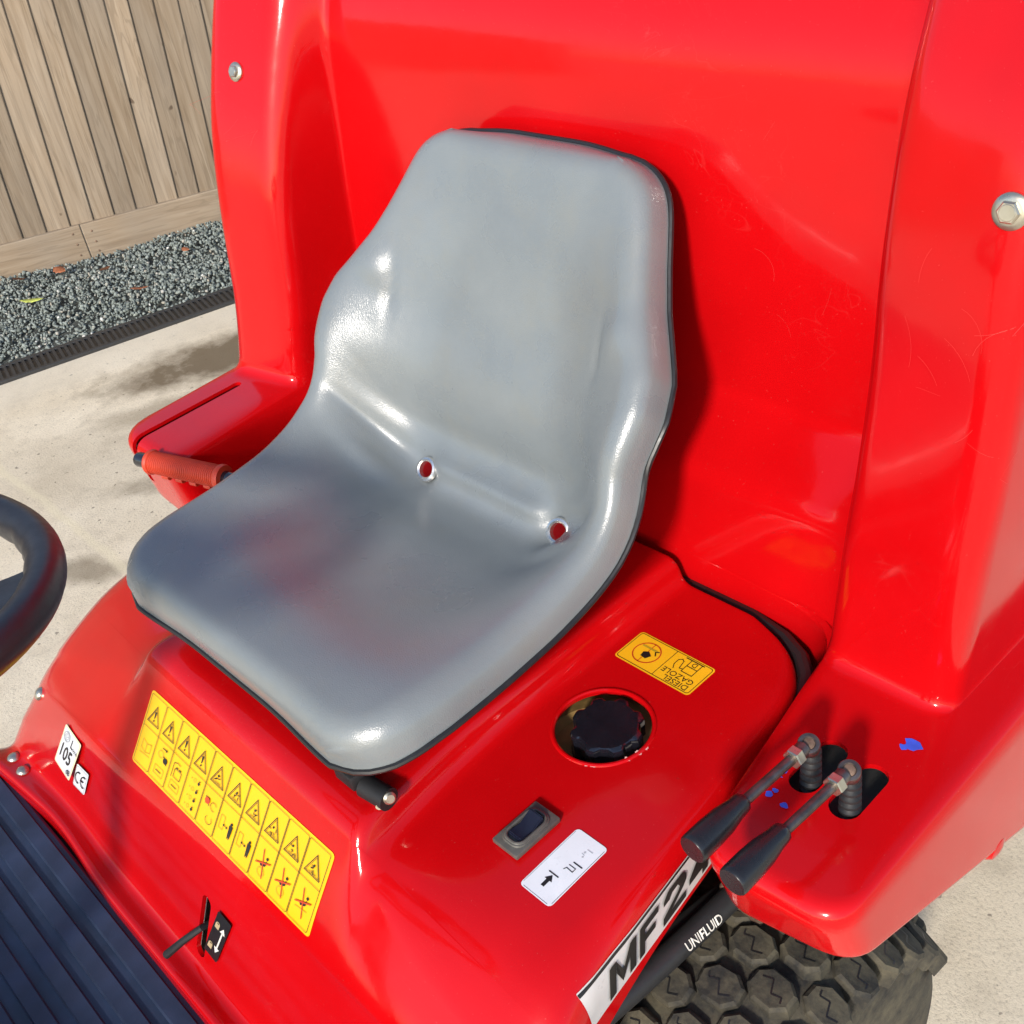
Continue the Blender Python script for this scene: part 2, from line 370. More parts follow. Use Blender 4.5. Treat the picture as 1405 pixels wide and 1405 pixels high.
def leaf(x, y, z, ln, wd, rz, tilt, mat, label):
    pts = []; k = 9
    v = []; f = []
    for i in range(k):
        t = i/(k-1); w_ = wd*math.sin(math.pi*min(1, t*1.02))**0.8*(1-0.3*t)*(1+0.14*(-1)**i)
        zz = 0.18*ln*(t-0.5)**2*4*0.3
        for s in (-1, 0, 1): v.append(((t-0.5)*ln, s*w_, zz+abs(s)*0.16*wd+random.uniform(-1, 1)*0.0008))
    for i in range(k-1):
        for j in range(2): a = i*3+j; f.append((a, a+1, a+4, a+3))
    o = mobj('leaf', v, f, mat)
    md = o.modifiers.new('s', 'SOLIDIFY'); md.thickness = 0.0006; apply_mods(o)
    o.location = (x, y, z); o.rotation_euler = (tilt, 0.15, rz)
    tag(o, label, 'leaf', 'fallen leaves on the gravel')
leaf(-2.942, 0.476, 0.036, 0.075, 0.016, 1.1, 0.1, 'leaf_yellow', 'pale yellow green leaf lying on the gravel')
leaf(-3.115, 0.657, 0.036, 0.060, 0.022, 0.3, 0.2, 'leaf_russet', 'russet curled leaf on gravel nearest the fence board joint')
leaf(-2.953, 0.753, 0.036, 0.055, 0.013, 2.0, 0.2, 'leaf_brown', 'narrow brown leaf lying in the middle of the gravel')
leaf(-3.192, 0.536, 0.036, 0.045, 0.014, 0.8, -0.2, 'leaf_brown', 'small dark leaf on gravel left of the russet leaf')
leaf(-2.666, 0.735, 0.034, 0.060, 0.010, 1.2, 0.1, 'leaf_russet', 'thin russet leaf on gravel close to the drain')
leaf(-2.823, 1.002, 0.036, 0.035, 0.012, 0.4, 0.3, 'leaf_russet', 'orange leaf on gravel close behind the red bodywork')

# drain channel
dr = bpy.data.objects.new('drain_channel', None); COL.objects.link(dr); dr.location = D0
tag(dr, 'black slotted plastic drain channel set beside the concrete', 'drain')
rz = math.atan2(DE.y, DE.x); dr.rotation_euler = (0, 0, rz)
bm = bmesh.new()
for s in (-1, 1): box(bm, (0.6, s*0.055, 0.002), (4.4, 0.018, 0.016), 0.002, 1)
box(bm, (0.6, 0, 0.001), (4.4, 0.004, 0.008))
bobj('rail', bm, 'drain_black', dr)
bm = bmesh.new()
for i in range(int(4.3/0.0185)): box(bm, (-1.55+i*0.0185, 0, 0.003), (0.0085, 0.094, 0.013))
gr = bobj('grating_bars', bm, 'drain_black', dr, False); gr['kind'] = 'stuff'
bm = bmesh.new(); box(bm, (0.6, 0, -0.0028), (4.4, 0.10, 0.016)); bobj('channel_floor', bm, 'seam_black', dr, False)

# ------------------------------------------------------------------ fence
fence = bpy.data.objects.new('timber_fence', None); COL.objects.link(fence)
fence.matrix_world = Matrix(((E_.x, -N_.x, LEAN*E_.x, F0.x), (E_.y, -N_.y, LEAN*E_.y, F0.y), (0, 0, 1, 0), (0, 0, 0, 1)))
tag(fence, 'weathered feather edge timber fence with a gravel board at its foot', 'fence')
FM = fence.matrix_world.copy()
fence.matrix_world = Matrix.Translation(F0)
def fpt(e, d, z): p = F0+E_*(e+LEAN*z)+N_*d; return Vector((p.x, p.y, z))-F0
x = -7.4; k = 0
edges = [0.126, 0.210, 0.294, 0.374, 0.449, 0.528, 0.606, 0.681, 0.760]
ee = []
while x < 0.03: ee.append(x); x += random.uniform(0.076, 0.088)
ee = [v for v in ee if v < 0.045]+edges
x = 0.840
while x < 3.2: ee.append(x); x += random.uniform(0.076, 0.086)
RF = Matrix(((E_.x, N_.x, 0), (E_.y, N_.y, 0), (0, 0, 1)))
for a, b in zip(ee, ee[1:]):
    w_ = b-a+0.016; x0, x1 = a-0.008-(0.008), b
    # section: thin edge left (tucked under), thick edge right
    t0, t1 = 0.006, 0.010
    sec = [(x0, 0.001), (x1, 0.001+0.006), (x1, 0.006+t1), (x1-0.003, 0.0075+t1), (x0, 0.002+t0)]
    zb = 0.128+random.uniform(-0.003, 0.003); rows = np.linspace(zb, 1.83, 14); v = []; f = []; wob = random.uniform(-1, 1)*0.004
    for i, z in enumerate(rows):
        s = wob*math.sin(z*3+a*7)
        for (px, py) in sec: p = fpt(px-a+s+LEAN*0, py, z); v.append((p.x, p.y, z))
    c = len(sec)
    for i in range(len(rows)-1):
        for j in range(c): f.append((i*c+j, i*c+(j+1) % c, (i+1)*c+(j+1) % c, (i+1)*c+j))
    f += [tuple(range(c))[::-1], tuple(range((len(rows)-1)*c, len(rows)*c))]
    o = mobj('board', v, f, 'fence_wood', fence, True, 25)
    o.location = E_*a
for (a, b) in ((-7.4, -3.67), (-3.668, 0.332), (0.334, 3.2)):
    bm = bmesh.new(); box(bm, (0, 0, 0.060), (b-a, 0.024, 0.150), 0.003, 1)
    o = bobj('gravel_board', bm, 'board_wood', fence); o.location = E_*((a+b)/2)+N_*0.020; o.rotation_euler = (0, 0, math.atan2(E_.y, E_.x))
bm = bmesh.new()
for (e, z) in ((0.30, 0.11), (0.302, 0.07), (0.30, 0.03), (0.365, 0.105), (0.367, 0.065), (0.366, 0.03)):
    p = fpt(e-LEAN*z, 0.032, z); lathe(bm, p, N_, [(0.004, -0.002), (0.004, 0.0012), (0.002, 0.002)], 8)
o = bobj('nail', bm, 'rust_steel', fence); o['kind'] = 'stuff'

# ------------------------------------------------------------------ the mower
mower = bpy.data.objects.new('ride_on_mower', None); COL.objects.link(mower)
tag(mower, 'glossy red ride on mower with grey vinyl seat standing on the concrete', 'mower')

# ---- rear bodywork: back panel, two wings and two consoles, one moulding
def rear_body():
    rows = [
     [(-.60,.90,1.62),(-.575,.36,1.62),(-.455,.38,1.62),(-.40,.44,1.62),(.405,.44,1.62),(.415,.34,1.62),(.535,.32,1.62),(.56,.90,1.62)],
     [(-.60,.90,1.10),(-.562,.122,1.10),(-.44,.148,1.10),(-.415,.204,1.10),(.405,.204,1.10),(.412,.117,1.10),(.532,.088,1.10),(.56,.90,1.10)],
     [(-.60,.90,.99),(-.560,.080,.99),(-.44,.106,.99),(-.428,.200,.99),(.404,.200,.99),(.411,.096,.99),(.531,.068,.99),(.556,.90,.99)],
     [(-.60,.90,.90),(-.558,.060,.90),(-.44,.083,.90),(-.440,.197,.90),(.402,.197,.90),(.410,.091,.90),(.530,.063,.90),(.555,.90,.90)],
     [(-.60,.90,.80),(-.560,.046,.80),(-.44,.072,.80),(-.450,.195,.80),(.400,.195,.80),(.407,.076,.80),(.525,.058,.80),(.55,.90,.80)],
     [(-.60,.90,.765),(-.562,.042,.765),(-.442,.066,.765),(-.453,.193,.765),(.398,.193,.765),(.404,.071,.765),(.522,.058,.765),(.545,.90,.765)],
     [(-.60,.90,.715),(-.567,.034,.715),(-.444,.054,.71),(-.454,.130,.705),(.393,.130,.705),(.399,.067,.70),(.517,.060,.70),(.53,.90,.70)],
     [(-.60,.90,.658),(-.575,.022,.658),(-.450,.046,.657),(-.452,.122,.650),(.388,.122,.61),(.388,.068,.603),(.508,.068,.603),(.512,.90,.603)],
     [(-.640,.90,.655),(-.566,-.172,.653),(-.428,-.172,.652),(-.444,.120,.620),(.386,.120,.575),(.434,-.182,.600),(.556,-.171,.598),(.559,.90,.598)],
     [(-.640,.90,.46),(-.555,-.158,.565),(-.445,-.150,.535),(-.442,.120,.44),(.386,.120,.44),(.440,-.160,.520),(.556,-.150,.535),(.559,.90,.12)],
     [(-.615,.90,.455),(-.530,-.13,.560),(-.46,-.13,.530),(-.455,.13,.435),(.392,.13,.435),(.452,-.14,.517),(.548,-.13,.532),(.551,.90,.117)],
    ]
    rv = np.array([0, .045, .045, .045, .03, .030, .030, .022, .020, .006, 0.])
    rv = np.repeat(rv[:, None], 8, 1); rv[8, 3:5] = .05
    rv[5, 3:5] = .012; rv[6, 3:5] = .014;
    up = [0, .03, .024, .014, .045, .018, .025, 0]
    lo = [0, .030, .024, .03, .085, .030, .030, 0]
    rh = np.array([up, up, up, up, up, up, [0,.03,.024,.020,.06,.02,.025,0], [0,.03,.024,.03,.08,.02,.022,0], lo, lo, lo])
    A = fgrid(rows, rv, rh, 7, 4)
    o = shell('rear_body', A, 'red_paint', mower, 0.005)
    ct = [stadium(.460, -.053, .027, .066, .55, .70), stadium(.500, -.055, .027, .066, .55, .70),
          stadium(-.527, -.203, .0135, .41, .590, .70)]
    cut(o, ct); resharp(o, 38); return o
RB = rear_body()

# ---- front bodywork: seat platform, side decks, front panel and foot lip
def front_body():
    def row(c0, c1, c2, c3, c4=None, c5=None, c6=None, c7=None):
        f = lambda p: (-p[0], p[1], p[2])
        return [c0, c1, c2, c3, c4 or f(c3), c5 or f(c2), c6 or f(c1), c7 or f(c0)]
    zd, zp = .575, .603
    rows = [
     row((-.27,.098,.45),(-.27,.104,.48),(-.186,.106,.48),(-.176,.106,.48)),
     row((-.295,.092,.50),(-.285,.102,zd),(-.186,.104,zd),(-.176,.104,zp)),
     row((-.355,.070,.48),(-.350,.078,zd),(-.186,.088,zd),(-.176,.088,zp)),
     row((-.384,.020,.50),(-.380,.028,zd),(-.186,.050,zd),(-.176,.050,zp)),
     row((-.402,-.10,.512),(-.396,-.10,zd),(-.188,-.10,zd),(-.178,-.10,zp)),
     row((-.430,-.20,.51),(-.420,-.19,zd-.002),(-.190,-.22,zd),(-.180,-.22,zp),None,None,(.409,-.22,zd),(.419,-.22,.512)),
     row((-.462,-.27,.47),(-.452,-.290,.545),(-.205,-.335,zd-.002),(-.194,-.349,zp),None,None,(.430,-.335,zd-.008),(.436,-.335,.49)),
     row((-.486,-.33,.42),(-.478,-.365,.490),(-.215,-.364,.565),(-.200,-.368,.572),None,None,(.442,-.376,.530),(.447,-.355,.455)),
     row((-.510,-.38,.36),(-.490,-.414,.450),(-.25,-.424,.500),(-.21,-.424,.500),None,None,(.454,-.420,.490),(.462,-.40,.42)),
     row((-.528,-.40,.32),(-.505,-.434,.415),(-.27,-.438,.488),(-.21,-.438,.488),None,None,(.466,-.434,.470),(.474,-.41,.40)),
     row((-.548,-.46,.27),(-.538,-.488,.342),(-.34,-.476,.342),(-.205,-.482,.342)),
     row((-.556,-.46,.27),(-.552,-.520,.350),(-.33,-.500,.350),(-.195,-.510,.350)),
     row((-.557,-.46,.26),(-.554,-.524,.26),(-.33,-.504,.26),(-.195,-.514,.26)),
    ]
    # the ridge across the front panel fades out to the near side
    r8 = rows[8]; r9 = rows[9]
    for j, d in ((4, .012), (5, .013), (6, .012)): r9[j] = (r9[j][0], r9[j][1]+d*0.9, r9[j][2]-.006)
    rv = np.zeros((13, 8))
    for i, r in enumerate([0, .014, .03, .05, .05, .05, .016, .014, .012, .016, .03, .008, 0]): rv[i] = r
    rv[5, :2] = .09; rv[6, :2] = .09; rv[7, :2] = .09; rv[8, :2] = .08; rv[6, 6:] = .05; rv[7, 6:] = .05; rv[6, [2, 5]] = .03; rv[6, 3:5] = .022; rv[7, 3:5] = .02
    rv[10] = .012; rv[11] = .009; rv[9, 4:] = .05; rv[8, 4:] = .05; rv[9, :2] = .06
    rh = np.array([[0, .020, .014, .012, .012, .014, .020, 0]]*13); rh[:4, 1] = .02; rh[:4, 6] = .02
    rh[4:, 1] = .06; rh[6:, 2] = .05; rh[6:, 6] = .05; rh[8:, 2:6] = .05
    A = fgrid(rows, rv, rh, 6, 4)
    o = shell('front_body', A, 'red_paint', mower, 0.005, True)
    hole = prism([(.262+.0475*math.cos(2*math.pi*i/56), -.112+.0475*math.sin(2*math.pi*i/56)) for i in range(56)], .54, .65)
    # slot for the brake lever, cut square to the front panel
    bv = BVHTree.FromObject(o, bpy.context.evaluated_depsgraph_get())
    a_ = bv.ray_cast(CAM_P, seen(284, 1236), 3); b_ = bv.ray_cast(CAM_P, seen(275, 1305), 3)
    global SLOT
    t = (b_[0]-a_[0]).normalized(); nn = a_[1]; nn = (nn-t*nn.dot(t)).normalized(); xx = t.cross(nn)
    SLOT = (a_[0].copy(), t, nn, xx); c_ = a_[0]+t*.040
    sl = stadium(0, 0, .016, .090, -.05, .05)
    sl.data.transform(Matrix(((xx.x, t.x, nn.x, c_.x), (xx.y, t.y, nn.y, c_.y), (xx.z, t.z, nn.z, c_.z), (0, 0, 0, 1))))
    cut(o, [hole, sl]); resharp(o, 38); return o
FB = front_body()
DG = bpy.context.evaluated_depsgraph_get(); DG.update()
BV_F = BVHTree.FromObject(FB, DG); BV_R = BVHTree.FromObject(RB, DG)

# rounded lip round the filler hole
bm = bmesh.new()
tube(bm, [(.262+.0488*math.cos(2*math.pi*i/64), -.112+.0488*math.sin(2*math.pi*i/64), .5742) for i in range(64)], .0026, 10, True)
bobj('filler_rim', bmfix(bm), 'red_paint', mower)
# black strip added along the gap between the two mouldings
sp = [(-.05,.112,.56),(.10,.112,.56),(.20,.1115,.56),(.27,.1105,.56),(.315,.102,.56),(.345,.088,.56),(.365,.068,.56),(.378,.045,.558),(.386,.01,.552),(.396,-.05,.54),(.405,-.12,.53)]
bm = bmesh.new(); tube(bm, sp, .0085, 10); bobj('gap_strip', bmfix(bm), 'seam_black', mower)
bm = bmesh.new(); box(bm, (0, .02, .40), (.66, .12, .07), .01); box(bm, (0, .3, .36), (.70, .9, .12), .01); box(bm, (0, -.25, .33), (.5, .3, .12), .01); box(bm, (0, -.36, .32), (.80, .07, .18), .01); box(bm, (.485, -.02, .508), (.115, .19, .03), .004); box(bm, (.485, -.045, .572), (.11, .10, .016), .003); box(bm, (-.505, -.06, .615), (.08, .17, .05), .004); bobj('chassis_dark_backing', bm, 'chassis_black', mower)  # chassis, plus dark boxes added where slots should look black inside

# ---- seat
def seat():
    ctl = np.array([(-.350,.697),(-.32,.706),(-.265,.704),(-.18,.689),(-.10,.676),(-.045,.662),(-.012,.661),(.010,.678),(.026,.715),(.046,.78),(.072,.85),(.100,.925),(.128,.993),(.142,1.024)])
    # dense Catmull-Rom
    P = []
    for i in range(len(ctl)-1):
        p0, p1, p2, p3 = ctl[max(i-1, 0)], ctl[i], ctl[i+1], ctl[min(i+2, len(ctl)-1)]
        for t in np.linspace(0, 1, 30, endpoint=False):
            P.append(.5*((2*p1)+(-p0+p2)*t+(2*p0-5*p1+4*p2-p3)*t*t+(-p0+3*p1-3*p2+p3)*t**3))
    P.append(ctl[-1]); P = np.array(P); s = np.r_[0, np.cumsum(np.linalg.norm(np.diff(P, axis=0), axis=1))]
    ic = np.argmin(np.abs(P[:, 0]+0.002)); s -= s[ic]
    T0, T1 = s[0], s[-1]
    cy = lambda t: np.interp(t, s, P[:, 0]); cz = lambda t: np.interp(t, s, P[:, 1])
    def nrm(t):
        e = .006; ty = cy(t+e)-cy(t-e); tz = cz(t+e)-cz(t-e); l = np.hypot(ty, tz)+1e-9; return -tz/l, ty/l
    wt = np.array([(T0, .176),(T0+.006,.197),(T0+.016,.212),(T0+.034,.227),(T0+.06,.236),(-.26,.240),(-.12,.243),(-.05,.246),(.0,.244),(.05,.243),(.10,.248),(.14,.251),(.18,.244),(.210,.227),(.240,.209),(.275,.194),(.305,.183),(T1-.050,.172),(T1-.032,.164),(T1-.017,.152),(T1-.008,.140),(T1-.002,.127),(T1,.116)])
    def w(t):
        # smooth monotone interpolation (cosine blended)
        return np.interp(t, tt, ws)
    tt = np.linspace(T0, T1, 800); w0 = np.interp(tt, wt[:, 0], wt[:, 1])
    ker = np.hanning(31); ker /= ker.sum(); wp = np.pad(w0, 15, mode='reflect', reflect_type='odd'); ws = np.convolve(wp, ker, 'valid')
    k = 30; ws[:k] = w0[:k]*(1-np.linspace(0, 1, k))+ws[:k]*np.linspace(0, 1, k); ws[-k:] = w0[-k:]*np.linspace(0, 1, k)+ws[-k:]*(1-np.linspace(0, 1, k))
    q = np.linspace(0, 1, 128); tr = T0+(T1-T0)*(0.72*q+0.28*(1-np.cos(np.pi*q))/2)
    un = np.linspace(-1, 1, 81); ur = np.sin(un*np.pi/2)*0.55+un*0.45
    U, T = np.meshgrid(ur, tr); W = w(T); Xx = U*W
    # distance to outline in the unrolled plane
    bt = np.linspace(T0, T1, 400); ol = np.concatenate([np.c_[w(bt), bt], np.c_[-w(bt), bt], np.c_[np.linspace(-w(T0), w(T0), 60), np.full(60, T0)], np.c_[np.linspace(-w(T1), w(T1), 60), np.full(60, T1)]])
    pts = np.c_[Xx.ravel(), T.ravel()]; D = np.empty(len(pts))
    for i in range(0, len(pts), 1500): D[i:i+1500] = np.sqrt(((pts[i:i+1500, None]-ol[None])**2).sum(-1)).min(1)
    D = D.reshape(T.shape); D[:, 0] = 0; D[:, -1] = 0; D[0] = 0; D[-1] = 0
    au = np.abs(U)
    g = lambda x, c, r: np.exp(-((x-c)/r)**2)
    # the side edge follows its own, much wider sweep from pan to backrest
    ek = np.array([(T0,-.350,.697),(-.29,-.290,.711),(-.20,-.200,.715),(-.13,-.130,.724),(-.08,-.088,.737),(-.04,-.062,.752),(0,-.045,.771),(.04,-.033,.793),(.08,-.024,.815),(.12,-.006,.840),(.16,.016,.866),(.20,.042,.892),(.24,.068,.922),(.28,.093,.954),(.32,.118,.988),(T1,.142,1.024)])
    te = np.linspace(T0, T1, 600); ey = np.interp(te, ek[:, 0], ek[:, 1]); ez = np.interp(te, ek[:, 0], ek[:, 2])
    kk = np.hanning(61); kk /= kk.sum()
    sm_ = lambda a: np.convolve(np.pad(a, 30, mode='reflect', reflect_type='odd'), kk, 'valid')
    ey, ez = sm_(ey), sm_(ez)
    q_ = np.clip((au-.30)/.70, 0, 1); mid = g(T, .0, .11); pw = 1.15+.35*mid
    sm = q_**pw; sm = sm*sm*(3-2*sm)
    By = cy(T)*(1-sm)+np.interp(T, te, ey)*sm; Bz = cz(T)*(1-sm)+np.interp(T, te, ez)*sm
    sh_ = np.clip((T+.03)/.12, 0, 1); sh_ = -.010-.007*sh_*sh_*(3-2*sh_)
    B = np.stack([Xx+sh_, By, Bz], -1)
    du = np.gradient(B, axis=1); dt = np.gradient(B, axis=0); N = np.cross(du, dt); N /= np.linalg.norm(N, axis=-1)[..., None]+1e-12
    for _ in range(40):
        N[1:-1] = (N[:-2]+2*N[1:-1]+N[2:])/4
    N /= np.linalg.norm(N, axis=-1)[..., None]+1e-12
    H = .008*np.clip(1-(au/.95)**2, 0, 1)*g(T, .120, .055)                  # lumbar swell
    H -= .006*np.clip(1-(au/.8)**4, 0, 1)*g(T, .054, .016)                  # fold above the lower roll
    roll = np.clip((.112-np.abs(Xx))/.03, 0, 1); H += .012*g(T, .014, .014)*roll
    for ex in (-.091, .113): H -= .010*np.exp(-(((Xx-ex)/.016)**2+((T-.004)/.016)**2))
    H -= .005*np.clip(1-au**2, 0, 1)*g(T, -.14, .09)                        # dished pan
    H += .008*np.exp(-((np.abs(Xx)-.150)/.035)**2)*g(T, -.030, .020)        # puckers either side of the fold
    H -= .006*np.exp(-((np.abs(Xx)-.160)/.040)**2)*g(T, .012, .012)
    H += .005*np.exp(-((np.abs(Xx)-.185)/.020)**2)*g(T, .205, .020)
    H -= .0035*np.exp(-((np.abs(Xx)-.160)/.004)**2)*g(T, .190, .030)
    rs = np.random.default_rng(3)
    for _ in range(60):                                                       # small creases near the fold and the bolsters
        a_ = rs.uniform(0, np.pi); cx_ = rs.uniform(-.2, .2); ct_ = rs.normal(.0, .05)
        uu = (Xx-cx_)*np.cos(a_)+(T-ct_)*np.sin(a_); vv = -(Xx-cx_)*np.sin(a_)+(T-ct_)*np.cos(a_)
        H += rs.uniform(-.0007, .0005)*np.exp(-(uu/.022)**2-(vv/.0045)**2)
    r = np.interp(T, [T0, -.05, .05, .2, T1], [.030, .030, .032, .030, .026])
    e = np.clip(1-D/r, 0, 1); H = H-r*(1-np.sqrt(1-e*e))
    # keep the rounding direction steady near the rim
    V = B+N*H[..., None]
    nx, ny, nz = N[..., 0], N[..., 1], N[..., 2]
    nr, nc = V.shape[:2]
    verts = V.reshape(-1, 3).tolist(); faces = grid_faces(nr, nc)
    loop = [(0, j) for j in range(nc)]+[(i, nc-1) for i in range(1, nr)]+[(nr-1, j) for j in range(nc-2, -1, -1)]+[(i, 0) for i in range(nr-2, 0, -1)]
    L = np.array([V[i, j] for i, j in loop]); NL = np.array([(nx[i, j], ny[i, j], nz[i, j]) for i, j in loop])
    # outward direction in the unrolled plane
    dn = np.roll(L, -1, 0)-np.roll(L, 1, 0); out = np.cross(dn, NL); out /= np.linalg.norm(out, axis=1)[:, None]+1e-9
    cen = L.mean(0)
    if (out[nc+20]*(L[nc+20]-cen)).sum() < 0: out = -out
    for _ in range(6): out = (np.roll(out, 1, 0)+out*2+np.roll(out, -1, 0))/4
    depth = np.array([np.interp(tr[i], [T0, -.2, -.03, .1, .25, T1], [.010, .008, .008, .010, .010, .006]) for i, j in loop])[:, None]
    idx = [i*nc+j for i, j in loop]
    L2 = L-NL*depth+out*.0015; b0 = len(verts); verts += L2.tolist(); n = len(loop)
    faces += [(idx[k], b0+k, b0+(k+1) % n, idx[(k+1) % n]) for k in range(n)]
    L3 = L2-NL*.004-out*.012; b1 = len(verts); verts += L3.tolist(); faces += [(b0+k, b1+k, b1+(k+1) % n, b0+(k+1) % n) for k in range(n)]
    o = mobj('seat', verts, faces, 'grey_vinyl', mower, True, 50)
    bm = bmesh.new(); bm.from_mesh(o.data); bmfix(bm); bm.to_mesh(o.data); bm.free(); resharp(o, 50)
    o['label'] = 'grey vinyl pan seat with moulded backrest'
    # welt piping
    PP = L2-NL*.0022+out*.0012; PP = PP[::2]
    bm = bmesh.new(); tube(bm, PP.tolist(), .0030, 8, True); bobj('piping', bmfix(bm), 'seam_black', o)
    # pressed shell beneath
    vs = []; k = 0; st = slice(None, None, 2); Ls = L2[st]; Ns = NL[st]; Os = out[st]; n2 = len(Ls)
    rings = [Ls-Ns*.0045-Os*.001, Ls-Ns*.011-Os*.004, Ls-Ns*.017-Os*.016, Ls-Ns*.022-Os*.06]
    for rg in rings: vs += rg.tolist()
    fs = []
    for a in range(3): fs += [(a*n2+i, a*n2+(i+1) % n2, (a+1)*n2+(i+1) % n2, (a+1)*n2+i) for i in range(n2)]
    back = V-N*.030
    bb = back[6:-6:4, 6:-6:4]; b2 = len(vs); vs += bb.reshape(-1, 3).tolist(); fs += [tuple(b2+q for q in f) for f in grid_faces(bb.shape[0], bb.shape[1], True)]
    sh = mobj('seat_shell', vs, fs, 'black_plastic', o, True, 60)
    # eyelets
    for ex in (-.091, .113):
        i = np.argmin(np.abs(tr-.006)); j = np.argmin(np.abs(Xx[i]-ex)); p = Vector(V[i, j]); d = Vector((0.10 if ex < 0 else .18, -.80, .58)).normalized(); p = p+d*.0075
        bm = bmesh.new(); lathe(bm, p, d, [(.0090, -.004), (.0145, -.001), (.0154, .001), (.0140, .0038), (.0115, .0046), (.0096, .003), (.0088, -.003)], 28, False)
        ey = bobj('eyelet', bmfix(bm), 'eyelet_metal', o)
        bm = bmesh.new(); lathe(bm, p, d, [(.0092, -.0026), (.0070, -.0030)], 20); bobj('eyelet_shade_disc', bmfix(bm), 'shaded_red', o)  # dark red disc painted as the shaded bodywork seen through the eyelet
    # slide bracket peeping out under the front corner
    bm = bmesh.new(); tube(bm, [(.165+.030*t, -.318+.004*t, .606) for t in (0, 1)], .011, 18); box(bm, (.15, -.28, .615), (.03, .10, .018), .003)
    br = bobj('slide_bracket', bmfix(bm), 'black_rubber', o)
    bm = bmesh.new(); lathe(bm, (.196, -.314, .610), (.9, -.25, .3), [(.006, -.002), (.006, .003), (.004, .005)], 12); lathe(bm, (.190, -.322, .603), (.7, -.6, .3), [(.003, -.002), (.003, .004)], 10); bobj('rivet', bmfix(bm), 'zinc', o)
    bm = bmesh.new(); box(bm, (0, -.15, .615), (.26, .30, .03), .006); bobj('seat_mount', bm, 'black_plastic', o)
    return o
SEAT = seat()

# ---- printed labels
_tc = {}
def text2d(s, size=1.0, bold=0.0, shear=0.0):
    cu = bpy.data.curves.new('t', 'FONT'); cu.body = s; cu.size = size; cu.offset = bold; cu.shear = shear; cu.resolution_u = 3
    o = bpy.data.objects.new('t', cu); COL.objects.link(o); dg = bpy.context.evaluated_depsgraph_get(); dg.update()
    me = bpy.data.meshes.new_from_object(o.evaluated_get(dg))
    v = np.array([x.co[:2] for x in me.vertices]); f = [tuple(p.vertices) for p in me.polygons]
    bpy.data.objects.remove(o); bpy.data.curves.remove(cu); bpy.data.meshes.remove(me); return v, f
class Print:
    def __init__(s): s.v = []; s.f = []
    def poly(s, pts): b = len(s.v); s.v += list(pts); s.f.append(tuple(range(b, b+len(pts))))
    def line(s, pts, w, closed=False):
        pts = [np.array(p, float) for p in pts]; n = len(pts)
        for i in range(n if closed else n-1):
            a, b = pts[i], pts[(i+1) % n]; d = b-a; l = np.hypot(*d)
            if l < 1e-9: continue
            d /= l; q = np.array([-d[1], d[0]])*w/2; a2 = a-d*w*.45; b2 = b+d*w*.45
            s.poly([a2-q, b2-q, b2+q, a2+q])
    def disc(s, c, r, n=16, ry=None): s.poly([(c[0]+r*math.cos(2*math.pi*i/n), c[1]+(ry or r)*math.sin(2*math.pi*i/n)) for i in range(n)])
    def ring(s, c, r, w, n=32, a0=0, a1=2*math.pi, ry=None):
        ry = ry or r
        for i in range(n):
            t0 = a0+(a1-a0)*i/n; t1 = a0+(a1-a0)*(i+1)/n
            s.poly([(c[0]+k*math.cos(t)*(r+d)/1, c[1]+k*math.sin(t)*(ry+d)) for t, d, k in ((t0, -w/2, 1), (t1, -w/2, 1), (t1, w/2, 1), (t0, w/2, 1))])
    def rrect(s, x0, y0, x1, y1, r, w): s.line(rr(x0, y0, x1, y1, r), w, True)
    def text(s, t, x, y, size, bold=0.0, shear=0.0, rot=0.0, sx=1.0, center=False):
        v, f = text2d(t, size, bold*size, shear)
        if not len(v): return
        if center: v = v-[(v[:, 0].min()+v[:, 0].max())/2, (v[:, 1].min()+v[:, 1].max())/2]
        v = v*[sx, 1]; c, sn = math.cos(rot), math.sin(rot)
        v = np.c_[v[:, 0]*c-v[:, 1]*sn+x, v[:, 0]*sn+v[:, 1]*c+y]; b = len(s.v); s.v += v.tolist(); s.f += [tuple(b+i for i in q) for q in f]
    def arrow(s, a, b, w, hw, hl, both=False):
        a = np.array(a, float); b = np.array(b, float); d = (b-a)/np.hypot(*(b-a)); q = np.array([-d[1], d[0]])
        s.line([a+(d*hl if both else 0), b-d*hl], w); s.poly([b, b-d*hl+q*hw, b-d*hl-q*hw])
        if both: s.poly([a, a+d*hl-q*hw, a+d*hl+q*hw])
def rr(x0, y0, x1, y1, r, n=5):
    p = []
    for cx, cy, a in ((x1-r, y1-r, 0), (x0+r, y1-r, 90), (x0+r, y0+r, 180), (x1-r, y0+r, 270)):
        for i in range(n+1): t = math.radians(a+90*i/n); p.append((cx+r*math.cos(t), cy+r*math.sin(t)))
    return p
YS = [1.0, 1.0]
